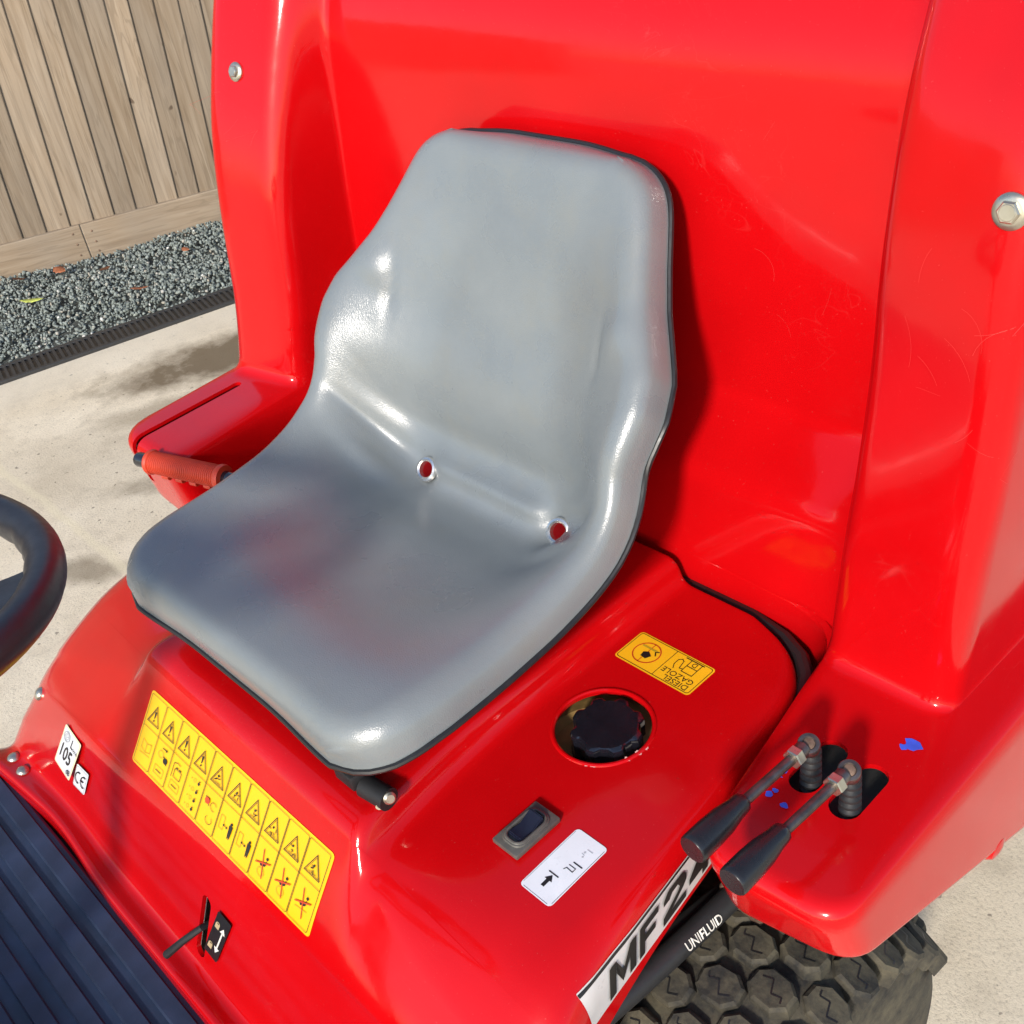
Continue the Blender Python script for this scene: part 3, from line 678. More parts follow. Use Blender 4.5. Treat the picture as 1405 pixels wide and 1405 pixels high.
class Frame:
    """sticker plane: origin, right axis, up axis; points drop on to a surface along -normal"""
    def __init__(s, O, U, V, bvh): s.O = Vector(O); s.U = Vector(U).normalized(); s.V = Vector(V); s.V = (s.V-s.U*s.V.dot(s.U)).normalized(); s.N = s.U.cross(s.V); s.b = bvh
    def at(s, x, y, lift):
        p = s.O+s.U*x*YS[1]+s.V*y*YS[0]
        if s.b is not None:
            h = s.b.ray_cast(p+s.N*.03, -s.N, .08)
            if h[0] is not None: p = h[0]
        return p+s.N*lift
    def add(s, name, pr, mat, parent, lift):
        return mobj(name, [s.at(x, y, lift) for x, y in pr.v], pr.f, mat, parent, False)
    def plate(s, name, x0, y0, x1, y1, r, mat, parent, lift=.0006, nx=8):
        ys = sorted(set([y0+r*(1-math.cos(math.radians(a))) for a in (0, 30, 60, 90)]+[y1-r*(1-math.cos(math.radians(a))) for a in (0, 30, 60, 90)]+list(np.linspace(y0+r, y1-r, 8))))
        v = []
        for y in ys:
            d = max(0, y0+r-y, y-(y1-r)); ins = r-math.sqrt(max(0, r*r-d*d))
            for i in range(nx+1): x = x0+ins+(x1-x0-2*ins)*i/nx; v.append(s.at(x, y, lift))
        return mobj(name, v, grid_faces(len(ys), nx+1), mat, parent, True)

# big yellow warning label on the front panel
tdir = Vector((0, .63, .78)); 
fr = Frame((-.164, -.3690, .5690), (1, 0, 0), tdir, BV_F)
# drawn with top left at (0,0), 0.342 wide, 0.112 deep
WL, HL = .340, .112
YS[0] = .75
lab = fr.plate('warning_label', 0, -HL, WL, 0, .005, 'yellow_vinyl', mower); lab['label'] = 'long yellow safety label with ten columns of warning pictograms'
cw = (WL-.006)/10
for i in range(10):
    B = Print(); K = Print(); FD = Print(); RD = Print(); x0 = .003+i*cw+.0007; x1 = x0+cw-.0014; ym = -.052
    B.rrect(x0, -HL+.004, x1, -.004, .002, .0006); B.line([(x0, ym), (x1, ym)], .0006); fr.add('column_border', B, 'black_ink', lab, .0017)
    cx = (x0+x1)/2
    tri = [(cx-.0118, -.043), (cx+.0118, -.043), (cx, -.0165)]
    def rtri(sc): 
        c0 = np.array([cx, -.0345]); return [tuple(c0+(np.array(p)-c0)*sc) for p in tri]
    K.line(rtri(1.0), .0010, True); K.line(rtri(.80), .0005, True)
    if i < 4:
        K.poly([(cx-.0016, -.0245), (cx+.0016, -.0245), (cx+.0006, -.0345), (cx-.0006, -.0345)]); K.disc((cx, -.0378), .0013, 10)
    else:
        rs = random.Random(i)
        K.disc((cx+rs.uniform(-.002, .002), -.0305), .0014, 10)
        for _ in range(5):
            a = (cx+rs.uniform(-.005, .005), -.0345+rs.uniform(-.004, .003)); b = (a[0]+rs.uniform(-.004, .004), a[1]+rs.uniform(-.004, .004)); K.line([a, b], .0009)
        K.line([(cx-.005, -.040), (cx+.005, -.0395)], .0006)
    fr.add('warning_triangle', K, 'black_ink', lab, .0017); K = Print()
    yc = -.080
    if i == 0:
        for s_ in (-1, 1): FD.line([(cx, yc-.007), (cx+s_*.009, yc-.004), (cx+s_*.009, yc+.009), (cx, yc+.006)], .0008)
        FD.line([(cx, yc-.007), (cx, yc+.006)], .0008); FD.line([(cx-.010, yc-.011), (cx+.010, yc-.009)], .0008)
    elif i == 1:
        FD.ring((cx-.004, yc+.010), .005, .0008, 16); K.arrow((cx-.003, yc+.020), (cx+.007, yc+.020), .0012, .0022, .003); K.disc((cx+.007, yc+.006), .0042, 12); K.line([(cx+.003, yc+.010), (cx+.010, yc+.002)], .0016)
        FD.rrect(cx-.009, yc-.020, cx+.009, yc-.008, .001, .0007); K.line([(cx-.005, yc-.014), (cx+.005, yc-.014)], .0011)
    elif i == 2:
        K.rrect(cx-.006, yc-.002, cx+.007, yc+.010, .001, .0008); K.line([(cx-.004, yc+.012), (cx-.001, yc+.012)], .0016); K.line([(cx+.002, yc+.012), (cx+.005, yc+.012)], .0016)
        K.line([(cx-.010, yc-.004), (cx-.010, yc+.016), (cx-.004, yc+.019), (cx+.002, yc+.018)], .0008); FD.rrect(cx-.009, yc-.020, cx+.009, yc-.008, .001, .0007); K.line([(cx-.005, yc-.014), (cx+.005, yc-.014)], .0011)
    elif i == 3:
        for q in range(4):
            yy = yc+.018-q*.0125; FD.disc((cx-.008, yy), .0009, 6); FD.ring((cx-.002, yy), .0024, .0006, 10); K.disc((cx+.006, yy), .0020, 9); K.line([(cx+.005, yy+.003), (cx+.008, yy+.004)], .0008)
    elif i == 4:
        RD.disc((cx-.006, yc+.010), .0046, 8); K.line([(cx-.010, yc+.014), (cx-.002, yc+.005)], .0012); K.line([(cx-.009, yc+.005), (cx-.003, yc+.014)], .0010)
        K.ring((cx+.006, yc+.008), .0055, .0007, 16, .6, 5.2); K.ring((cx+.004, yc-.012), .0055, .0007, 16, 2.4, 7.2)
    elif i in (5, 6):
        FD.rrect(cx-.012, yc-.008, cx-.005, yc+.010, .001, .0007); K.arrow((cx-.006, yc), (cx+.003, yc-.001), .0009, .0018, .0026, True)
        K.disc((cx+.0075, yc+.0085), .0019, 10); K.poly([(cx+.0045, yc+.0062), (cx+.0105, yc+.0062), (cx+.0102, yc-.002), (cx+.0092, yc-.012), (cx+.0080, yc-.012), (cx+.0076, yc-.003), (cx+.0070, yc-.012), (cx+.0056, yc-.012), (cx+.0050, yc-.002)])
    else:
        K.disc((cx+.005, yc+.009), .0019, 10); K.poly([(cx+.005, yc+.006), (cx+.001, yc+.001), (cx-.004, yc-.002), (cx-.002, yc-.0045), (cx+.005, yc-.001)])
        FD.ring((cx, yc-.012), .0055, .0007, 14) if i < 9 else FD.line([(cx-.009, yc-.010), (cx+.008, yc-.007)], .0008)
        RD.line([(cx-.010, yc-.004), (cx+.011, yc+.006)], .0016); RD.line([(cx-.003, yc+.017), (cx+.004, yc-.018)], .0013)
    for nm, pr_, mt_, lf in (('pictogram', K, 'black_ink', .0017), ('faded_pictogram', FD, 'faded_ink', .0016), ('red_cross', RD, 'red_ink', .0019)):
        if pr_.f: o = fr.add(nm, pr_, mt_, lab, lf); o['kind'] = 'stuff'

YS[0] = 1.0
# sound power label and CE label
def flat_frame(TL, TR, BL):
    q = [BV_F.ray_cast(CAM_P, seen(*p), 4)[0] for p in (TL, TR, BL)]
    f = Frame(q[0], q[1]-q[0], q[0]-q[2], None); f.O += f.N*.0022; f.V = (q[0]-q[2]).normalized(); f.w = (q[1]-q[0]).length; f.h = (q[2]-q[0]).length; return f
fr = flat_frame((94, 992), (115, 1022), (78, 1041)); YS[:] = [fr.h/.066, fr.w/.047]
l2 = fr.plate('sound_label', 0, -.066, .047, 0, .003, 'cream_vinyl', mower)
K = Print(); K.text('105', .004, -.048, .032, .006, 0, 0, .72); K.text('dB', .034, -.060, .012, .01, 0, 0, .8); K.text('L', .026, -.021, .020, 0, 0, 0, .8); K.text('WA', .034, -.022, .007, .01)
fr.add('printed_figures', K, 'black_ink', l2, .0018)
fr.plate('white_field', .003, -.063, .044, -.003, .002, 'white_vinyl', l2, .0008)
K = Print(); K.ring((.013, -.013), .0075, .0018, 28); K.ring((.013, -.013), .0045, .0009, 20); K.line([(.010, -.010), (.013, -.014), (.017, -.011)], .0010); fr.add('grey_emblem', K, 'grey_ink', l2, .0018)
fr = flat_frame((109, 1046), (125, 1062), (103, 1074)); YS[:] = [fr.h/.036, fr.w/.036]
l3 = fr.plate('ce_label', 0, -.036, .036, 0, .003, 'white_vinyl', mower)
K = Print(); K.ring((.0125, -.018), .0085, .0020, 18, math.radians(70), math.radians(290)); K.ring((.0285, -.018), .0085, .0020, 18, math.radians(70), math.radians(290)); K.line([(.0205, -.018), (.0275, -.018)], .0020)
K.rrect(.0015, -.0345, .0345, -.0015, .002, .0005); fr.add('ce_mark', K, 'black_ink', l3, .0018)

# black padlock label by the brake slot
YS[:] = [1.0, 1.0]
fr = flat_frame((303, 1248), (320, 1268), (289, 1284))
l4 = fr.plate('brake_label', 0, -.075, .024, 0, .002, 'seam_black', mower); l4['label'] = 'small black label with padlocks and a double arrow'
K = Print(); 
for yy in (-.018, -.056):
    K = Print(); K.poly([(.003, yy-.008), (.010, yy-.008), (.010, yy), (.003, yy)]); K.ring((.0065, yy), .0026, .0012, 12, 0, math.pi); fr.add('padlock_sign', K, 'tan_ink', l4, .0009)
K = Print(); K.arrow((.017, -.062), (.017, -.016), .0022, .0045, .009, True); fr.add('double_arrow', K, 'white_ink', l4, .0010)

# fuel label (reads from behind the machine)
fr = Frame((.2955, -.0335, .576), (-1, 0, 0), (0, -1, 0), BV_F)
fr = Frame((.300, .012, .576), (-1, 0, 0), (0, -1, 0), BV_F)       # x runs to the far side, y runs to the front
l5 = fr.plate('fuel_label', 0, 0, .096, .045, .004, 'amber_vinyl', mower); l5['label'] = 'yellow fuel label reading DIESEL GAZOLE beside the filler'
K = Print(); K.rrect(.002, .002, .094, .043, .003, .0007); K.line([(.047, .002), (.047, .043)], .0007)
K.text('DIESEL', .006, .0335, .0085, .0, 0, 0, 1.15); K.text('GAZOLE', .006, .0255, .0085, .0, 0, 0, 1.15)
K = Print()
K.rrect(.002, .002, .094, .043, .003, .0007); K.line([(.047, .002), (.047, .043)], .0007)
fr.add('printed_border', K, 'black_ink', l5, .0009)
fr2 = Frame((.300, .012, .576), (-1, 0, 0), (0, -1, 0), BV_F)
K = Print()
K.text('GAZOLE', .0060, .0262, .0098, 0, 0, 0, 1.02); K.text('DIESEL', .0060, .0348, .0098, 0, 0, 0, 1.06)
K.line([(.012, .004), (.034, .004)], .0012); K.line([(.014, .004), (.014, .022), (.027, .022), (.027, .004)], .0009); K.line([(.014, .013), (.027, .013)], .0009); K.text('D', .0175, .0055, .0085)
K.line([(.027, .019), (.031, .020), (.033, .010), (.036, .008), (.039, .011), (.039, .018), (.036, .0235)], .0009)
fr2.add('fuel_pump_sign', K, 'black_ink', l5, .0009)
K = Print(); K.ring((.071, .0225), .0145, .0013, 32); K.line([(.071, .008), (.071, .037)], .0009); fr2.add('prohibition_ring', K, 'red_ink', l5, .0009)
K = Print(); K.poly([(.064, .024), (.070, .020), (.075, .023), (.074, .029), (.067, .030)]); K.line([(.061, .021), (.064, .017), (.061, .015)], .0013); fr2.add('flame_sign', K, 'black_ink', l5, .0010)
K = Print(); K.line([(.064, .0155), (.081, .0155)], .0022); fr2.add('faded_match', K, 'faded_ink', l5, .0010)

# white label beside the switch
fr = Frame((.326, -.286, .576), (1, 0, 0), (0, 1, 0), BV_F)
l6 = fr.plate('white_label', 0, 0, .036, .072, .004, 'white_vinyl', mower); l6['label'] = 'white label with small arrow symbols'
K = Print(); K.line([(.0012, .004), (.0012, .068)], .0003); K.line([(.0348, .004), (.0348, .068)], .0004); K.line([(.004, .0012), (.032, .0012)], .0003)
K.arrow((.0165, .0125), (.0165, .0235), .0036, .0042, .0055); K.line([(.0115, .0250), (.0215, .0250)], .0012)
K.line([(.0220, .0440), (.0310, .0440)], .0012); K.line([(.0205, .0400), (.0275, .0400), (.0275, .0360), (.0205, .0365), (.0195, .0340)], .0008)
fr.add('printed_arrow', K, 'black_ink', l6, .0009)
K = Print(); K.line([(.0225, .0605), (.0280, .0605)], .0008); K.disc((.0225, .0570), .0011, 8); K.disc((.0240, .0525), .0009, 8); K.line([(.021, .055), (.024, .0545)], .0006); fr.add('worn_print', K, 'grey_ink', l6, .0009)

# model decal on the near side
U = Vector((-.013, .12, 0))
fr = Frame((.4195, -.372, .5135), (-.034, .30, .004), (-.1, 0, 1), BV_F)
dec = fr.plate('model_decal', .052, 0, .262, .038, .001, 'silver_vinyl', mower, .0008, 60)
K = Print()
K.poly([(.052, .0345), (.262, .0345), (.262, .0372), (.052, .0372)]); K2 = Print()
def sub(pr, n=24):
    o = Print()
    for f in pr.f:
        pts = [pr.v[i] for i in f]
        if len(pts) == 4 and max(p[0] for p in pts)-min(p[0] for p in pts) > .05:
            for i in range(n):
                a = i/n; b = (i+1)/n; L_ = lambda p, q, t: (p[0]+(q[0]-p[0])*t, p[1]+(q[1]-p[1])*t)
                o.poly([L_(pts[0], pts[1], a), L_(pts[0], pts[1], b), L_(pts[3], pts[2], b), L_(pts[3], pts[2], a)])
        else: o.poly(pts)
    return o
K = sub(K, 40); fr.add('black_stripe', K, 'black_ink', dec, .0012)
GL = {'M': [(0,0),(0,1),(.27,1),(.5,.42),(.73,1),(1,1),(1,0),(.77,0),(.77,.6),(.57,.1),(.43,.1),(.23,.6),(.23,0)],
      'F': [(0,0),(0,1),(1,1),(1,.78),(.28,.78),(.28,.6),(.85,.6),(.85,.39),(.28,.39),(.28,0)],
      '2': [(0,.66),(0,.82),(.18,1),(.82,1),(1,.82),(1,.62),(.86,.48),(.36,.22),(1,.22),(1,0),(0,0),(0,.26),(.62,.56),(.70,.66),(.62,.79),(.38,.79),(.28,.70),(.28,.66)],
      '4': [(0,.2),(0,.4),(.58,1),(.86,1),(.86,.4),(1,.4),(1,.2),(.86,.2),(.86,0),(.6,0),(.6,.2)]}
for ch, x0, w_ in (('M', .076, .038), ('F', .119, .028), ('2', .155, .036), ('4', .196, .036)):
    K = Print()
    parts_ = [[(0,0),(.24,0),(.24,1),(0,1)], [(.76,0),(1,0),(1,1),(.76,1)], [(.24,1),(.24,.62),(.5,.08),(.5,.46)], [(.5,.46),(.5,.08),(.76,.62),(.76,1)]] if ch == 'M' else [GL[ch][::-1]]
    for pp in parts_: K.poly([(x0+px*w_+.010*py, .0050+.0265*py) for px, py in pp])
    fr.add('decal_letter', K, 'black_ink', dec, .0024)

# paint chips
def chip(name, c, r, mat, bvh, nrm=(0, 0, 1), seed=0):
    rs = random.Random(seed); f = Frame(c, (1, 0, 0), (0, 1, 0), bvh); p = Print()
    p.poly([(r*(.55+.6*rs.random())*math.cos(2*math.pi*i/11), r*(.55+.6*rs.random())*math.sin(2*math.pi*i/11)*.8) for i in range(11)])
    f.add(name, p, mat, mower, .0006)
for i, (x, y, r) in enumerate([(.508, .015, .0085), (.504, .008, .005), (.438, -.082, .006), (.441, -.075, .004), (.446, -.103, .0045), (.4475, -.097, .003), (.462, -.105, .004), (.480, -.098, .004), (.437, -.068, .003)]): chip('blue_paint_chip', (x, y, .602), r, 'blue_chip', BV_R, seed=i)
for i, (x, y, r) in enumerate([(.3105, -.117, .0035), (.312, -.108, .003), (.308, -.129, .003), (.288, -.1545, .003), (.283, -.158, .0018), (.306, -.1345, .002)]): chip('pale_paint_chip', (x, y, .576), r, 'pale_chip', BV_F, seed=20+i)

# ---- filler cap and tank below the deck
bm = bmesh.new(); lathe(bm, (.254, -.120, .540), (0, 0, 1), [(.085, -.04), (.085, .0), (.072, .010), (.056, .014), (.046, .016), (.042, .006)], 40); bobj('fuel_tank', bmfix(bm), 'tank_tan', mower)
def lob(a, h): return 1+.075*math.tanh(2.5*math.cos(8*a))*(1 if .003 < h < .0339 else 0)
bm = bmesh.new(); lathe(bm, (.264, -.109, .545), (.05, -.03, 1), [(.037, -.012), (.037, .002), (.0335, .0035), (.0335, .0300), (.0322, .0328), (.0300, .0338), (.0290, .0340), (.008, .0341)], 96, True, lob)
cp = bobj('fuel_cap', bmfix(bm), 'glossy_black', mower, True, 24)
bm = bmesh.new(); tube(bm, [(.222+.002*i, -.075+.0045*i-.0002*i*i, .548-.0003*i*i) for i in range(14)], .0045, 10); bobj('breather_hose', bmfix(bm), 'black_rubber', mower)

# ---- rocker switch
sx, sy, sz = .2945, -.2455, .5755
bm = bmesh.new(); box(bm, (sx, sy, sz+.002), (.031, .054, .006), .0015, 2); sw = bobj('rocker_switch', bm, 'grey_plastic', mower); sw['label'] = 'black rocker switch in a dark bezel'
bm = bmesh.new()
for k, (hw, hl, h) in enumerate(((.0115, .0205, .0062), (.0105, .0190, .0075))):
    pts = rr(sx-hw, sy-hl, sx+hw, sy+hl, .008)
    tube(bm, [(px, py, sz+h-.001) for px, py in pts], .0016, 8, True)
bobj('surround', bmfix(bm), 'grey_plastic', sw)
bm = bmesh.new(); hw, hl = .0080, .0150
prof = [(-hl, .0045), (-hl*.92, .0085), (0, .0062), (hl*.92, .0125), (hl, .0110), (hl, .003)]
v = []; 
for (yy, zz) in prof:
    for s_ in (-1, 1): v.append(bm.verts.new((sx+s_*hw, sy+yy, sz+zz)))
for i in range(len(prof)-1): bm.faces.new((v[2*i], v[2*i+1], v[2*i+3], v[2*i+2]))
for s_ in (0, 1): bm.faces.new([v[2*i+s_] for i in range(len(prof))])
bm.faces.new((v[0], v[1], v[-1], v[-2])); bmfix(bm); bmesh.ops.bevel(bm, geom=bm.edges[:], offset=.001, segments=2, affect='EDGES')
bobj('rocker', bm, 'rocker_plastic', sw)

# ---- control levers
def lever(x, y, yend, lab):
    bm = bmesh.new(); z = .652
    tube(bm, [(x, y-.010, z), (x-.002, y-.05, z+.0005), (x-.004, y-.088, z+.001)], .0045, 14)
    L = bobj('control_lever', bmfix(bm), 'dark_steel', mower); L['label'] = lab
    bm = bmesh.new(); a = Vector((x-.004, y-.077, z+.001)); d = Vector((-.02, -1, .0))
    lathe(bm, a, d, [(.0062, 0), (.0080, .002), (.0086, .006), (.0090, .012), (.0114, .026), (.0122, .040), (.0124, .058), (.0121, .0612), (.0112, .0624), (.0050, .0622)], 28); bobj('grip', bmfix(bm), 'black_plastic', L)
    bm = bmesh.new(); lathe(bm, (x, y-.020, z), (0, 1, 0), [(.0082, 0), (.0088, .0012), (.0088, .0078), (.0082, .0086)], 6); bobj('nut', bmfix(bm), 'zinc', L, True, 20)
    bm = bmesh.new(); dd = Vector((.25, -.35, 1)).normalized()
    lathe(bm, Vector((x+.001, y+.002, z-.001)), dd, [(.0042, -.0055), (.0084, -.0055), (.0094, -.0040), (.0094, .0040), (.0086, .0055), (.0058, .0058), (.0047, .0044), (.0042, -.0055)], 24, False); tube(bm, [(x, y-.014, z), (x, y-.004, z)], .0070, 12)
    bobj('eye_joint', bmfix(bm), 'dark_steel', L)
    bm = bmesh.new(); lathe(bm, Vector((x+.001, y+.002, z-.0005)), dd, [(.0056, -.004), (.0056, .0040), (.0040, .0048)], 6); bobj('pivot_bolt', bmfix(bm), 'rust_steel', L)
    bm = bmesh.new(); pr = []
    for i in range(9):
        h = -.052+i*.0068; r = .0100-.0002*i; pr += [(r-.0022, h), (r, h+.0020), (r, h+.0044), (r-.0022, h+.0064)]
    lathe(bm, Vector((x-.002, y+.010, .630)), (-.05, .10, 1), pr, 24); bobj('rubber_boot', bmfix(bm), 'black_rubber', L)
lever(.463, -.075, -.22, 'control lever nearer the seat, with worn bright rod')
lever(.503, -.079, -.22, 'control lever at the outer edge of the console')

# ---- orange handle beside the far console
P1 = Vector((-.473, -.184, .652)); P2 = Vector((-.336, -.140, .650))
bm = bmesh.new(); d = (P2-P1); ln = d.length; d.normalize()
pr = [(.010, .010), (.0160, .0105), (.0170, .013), (.0160, .0165)]
k = 34
for i in range(k):
    h = .018+(ln-.034)*i/k; r = .0138; st = (ln-.034)/k
    pr += [(r, h), (r+.0011, h+st*.25), (r+.0011, h+st*.6), (r, h+st*.85)]
pr += [(.0160, ln-.014), (.0170, ln-.010), (.0160, ln-.006), (.010, ln-.0055)]
lathe(bm, P1, d, pr, 28); hd = bobj('grab_handle', bmfix(bm), 'orange_rubber', mower); hd['label'] = 'ribbed orange rubber grip on a black bar'
bm = bmesh.new(); bp = [P1-d*.0135, P1-d*.012, P1-d*.009, P1+d*.012, P1+d*ln*.5, P1+d*(ln+.03), P1+d*(ln+.05)+Vector((0, .01, -.03)), P1+d*(ln+.055)+Vector((0, .06, -.15))]
tube(bm, bp, [.006, .0092, .0102, .0098, .0092, .0090, .0088, .0088], 16); bobj('bar', bmfix(bm), 'glossy_black', hd)
bm = bmesh.new()
for i in range(4): tube(bm, [P1+d*(.035+.024*i)+Vector((0, -.006, -.0135)), P1+d*(.046+.024*i)+Vector((0, -.006, -.0135))], [.0045, .0045], 10)
bobj('finger_ridge', bmfix(bm), 'orange_rubber', hd)

# ---- bolts
def bolt(p, d, r, washer=True, name='bolt', mat='zinc'):
    p = Vector(p); d = Vector(d).normalized(); bm = bmesh.new()
    lathe(bm, p, d, [(r*1.55, -.002), (r*1.55, .0012), (r*1.38, .0026), (r*1.08, .0034)], 28)
    o = bobj(name, bmfix(bm), mat, mower)
    bm = bmesh.new(); lathe(bm, p, d, [(r, .002), (r, .0052), (r*.86, .0064)], 6); lathe(bm, p, d, [(r*.72, .0063), (r*.66, .0068)], 18); bobj('bolt_head', bmfix(bm), mat, o, True, 20)
h = BV_R.ray_cast(Vector((.514, -.4, 1.055)), Vector((0, 1, 0)), 2); bolt(h[0]+h[1]*.001, (h[1]), .0080)
h = BV_R.ray_cast(Vector((-.500, -.4, 1.058)), Vector((0, 1, 0)), 2); bolt(h[0]+h[1]*.001, (h[1]), .0075)
for q in ((55, 952), (19, 1040), (32, 1058)):
    h = BV_F.ray_cast(CAM_P, seen(*q), 4)
    if h[0]:
        bm = bmesh.new(); lathe(bm, h[0], h[1], [(.0090, -.001), (.0088, .0015), (.0070, .0042), (.0036, .0060), (.0006, .0064)], 18); bobj('dome_rivet', bmfix(bm), 'zinc', mower)

# ---- foot plate and mat
bm = bmesh.new(); box(bm, (0, -.72, .297), (1.10, .46, .02), .004, 1); bobj('foot_plate', bm, 'chassis_black', mower)
bm = bmesh.new(); box(bm, (0, -.71, .316), (1.07, .405, .014), .003, 1); mat_ = bobj('rubber_mat', bm, 'mat_rubber', mower)
sec = [(-.0105, 0), (-.0085, .0045), (.0085, .0045), (.0105, 0)]
v = [(x_, y_, z_) for x_ in (-.525, .525) for y_, z_ in sec]; f = [(i, i+1, i+5, i+4) for i in range(3)]+[(0, 1, 2, 3), (7, 6, 5, 4)]
rib0 = mobj('mat_rib', v, f, 'mat_rubber', mat_, False); rib0.location = (0, -.526, .323)
for i in range(1, 11): o = rib0.copy(); COL.objects.link(o); o.location = (0, -.526-i*.034, .323)
for i in range(0): pass

# brake lever blade in the slot
sp_, t_, n_, x_ = SLOT; m_ = sp_+t_*.040
bm = bmesh.new(); tube(bm, [m_-n_*.02, m_+n_*.003, m_+n_*.016+t_*.022+x_*.010, m_+n_*.026+t_*.050+x_*.022], [.0030, .0034, .0040, .0046], 10); bobj('brake_lever', bmfix(bm), 'black_rubber', mower)
bm = bmesh.new(); box(bm, sp_+t_*.052-n_*.024, (.06, .15, .004), 0, 2, Matrix(((x_.x, t_.x, n_.x), (x_.y, t_.y, n_.y), (x_.z, t_.z, n_.z)))); bobj('slot_dark_plate', bm, 'seam_black', mower)  # dark plate added behind the slot in place of its shaded depth

# ---- steering wheel, column and unseen dashboard
CW = Vector((0, -.618, .931)); tl = .17; e1 = Vector((1, 0, 0)); e2 = Vector((0, math.cos(tl), -math.sin(tl))); nw = e1.cross(e2)
bm = bmesh.new(); n1, n2 = 96, 20; rg = []
for i in range(n1):
    a = 2*math.pi*i/n1; ring = []; rad = e1*math.cos(a)+e2*math.sin(a)
    for j in range(n2):
        b = 2*math.pi*j/n2; gr_ = -.0016*max(0, math.cos(36*a)) if math.pi*.72 < b % (2*math.pi) < math.pi*1.28 else 0
        rr_ = .1725+(.0150+gr_)*math.cos(b); hh = (.0165+gr_)*math.sin(b); ring.append(bm.verts.new(CW+rad*rr_+nw*hh))
    rg.append(ring)
for i in range(n1):
    for j in range(n2): bm.faces.new((rg[i][j], rg[(i+1) % n1][j], rg[(i+1) % n1][(j+1) % n2], rg[i][(j+1) % n2]))
wheel = bobj('steering_wheel', bmfix(bm), 'textured_black', mower)
for an in (55, 175, 295):
    bm = bmesh.new(); a = math.radians(an); rad = e1*math.cos(a)+e2*math.sin(a); tan = -e1*math.sin(a)+e2*math.cos(a)
    prev = None; ks = np.linspace(.03, .172, 12); rings = []
    for kq in ks:
        wd = .020+.030*max(0, (kq-.115)/.057)**1.6+.012*max(0, (.06-kq)/.03); hg = -.030*(1-kq/.172)**1.2; ring = []
        for (u_, v_) in ((-1, -.004), (-.8, .004), (0, .0055), (.8, .004), (1, -.004), (0, -.008)): ring.append(bm.verts.new(CW+rad*kq+tan*(u_*wd)+nw*(hg+v_)))
        rings.append(ring)
    for a_, b_ in zip(rings, rings[1:]):
        for j in range(6): bm.faces.new((a_[j], a_[(j+1) % 6], b_[(j+1) % 6], b_[j]))
    bobj('spoke', bmfix(bm), 'textured_black', wheel)
bm = bmesh.new(); lathe(bm, CW-nw*.055, nw, [(.03, 0), (.055, .01), (.062, .025), (.058, .034), (.04, .040), (.0, .041)], 32, False); bobj('hub', bmfix(bm), 'textured_black', wheel)
bm = bmesh.new(); tube(bm, [CW-nw*.05, CW-nw*.10+Vector((0, -.05, 0)), Vector((0, -1.02, .46))], .018, 16); bobj('steering_column', bmfix(bm), 'black_plastic', mower)
rows = [[(-.30, -1.15, .50), (-.30, -.90, .50), (.30, -.90, .50), (.30, -1.15, .50)], [(-.30, -1.15, .48), (-.30, -.86, .48), (.30, -.86, .48), (.30, -1.15, .48)],
        [(-.32, -1.15, .4), (-.32, -.84, .4), (.32, -.84, .4), (.32, -1.15, .4)], [(-.36, -1.15, .24), (-.36, -.86, .24), (.36, -.86, .24), (.36, -1.15, .24)]]
A = fgrid(rows, [0, .03, .05, 0], [0, .06, .06, 0], 6, 3)
top = np.array([[(x_*1.0, min(y_, -.86), .745) for x_, y_, z_ in A[0]]])
dash = shell('dashboard', A, 'red_paint', mower, .004, True)  # dashboard out of view, added for its shade and kept low

# ---- rear wheel with block tread
WC = Vector((.452, -.140, .225)); RT = .212
bm = bmesh.new(); prof = []
for i in range(25):
    t = -math.pi*.62+2*math.pi*.62*i/24; prof.append((RT-.075+.075*math.copysign(abs(math.cos(t))**.55, math.cos(t)),   .088*math.copysign(abs(math.sin(t))**.72, math.sin(t))))
lathe(bm, WC, (1, 0, 0), prof, 64, False); tyre = bobj('rear_wheel', bmfix(bm), 'dusty_tyre', mower); tyre['label'] = 'dusty rear wheel with block tread under the console'
bm = bmesh.new(); lathe(bm, WC, (1, 0, 0), [(.16, -.07), (.155, -.02), (.05, -.01), (.05, .03), (.155, .05), (.16, .07)], 32, False); bobj('wheel_rim', bmfix(bm), 'red_paint', tyre)
def lug_mesh():
    bm = bmesh.new(); hexp = [(-.021, -.008), (-.010, -.017), (.010, -.017), (.021, -.006), (.020, .009), (.009, .017), (-.011, .017), (-.021, .007)]
    lo = [bm.verts.new((x_*1.1, y_*1.1, -.010)) for x_, y_ in hexp]; hi = [bm.verts.new((x_, y_, .009)) for x_, y_ in hexp]; top = [bm.verts.new((x_*.86, y_*.86, .0125)) for x_, y_ in hexp]
    n = len(hexp)
    for a, b in ((lo, hi), (hi, top)):
        for i in range(n): bm.faces.new((a[i], a[(i+1) % n], b[(i+1) % n], b[i]))
    bm.faces.new(top)
    g_ = [(-.013, .004), (-.004, .008), (.002, -.004), (.011, -.001), (.013, -.006)]
    for p, q in zip(g_, g_[1:]):
        d_ = Vector((q[0]-p[0], q[1]-p[1], 0)); n_ = Vector((-d_.y, d_.x, 0)).normalized()*.0008
        vs_ = [bm.verts.new((p[0]+s_*n_.x, p[1]+s_*n_.y, .0128)) for s_ in (-1, 1)]+[bm.verts.new((q[0]+s_*n_.x, q[1]+s_*n_.y, .0128)) for s_ in (1, -1)]
        fc = bm.faces.new(vs_); fc.material_index = 1
    bmfix(bm); me = bpy.data.meshes.new('tread_lug'); bm.to_mesh(me); bm.free(); me.materials.append(MATS['dusty_tyre']); me.materials.append(MATS['seam_black'])
    return me
LM = lug_mesh()
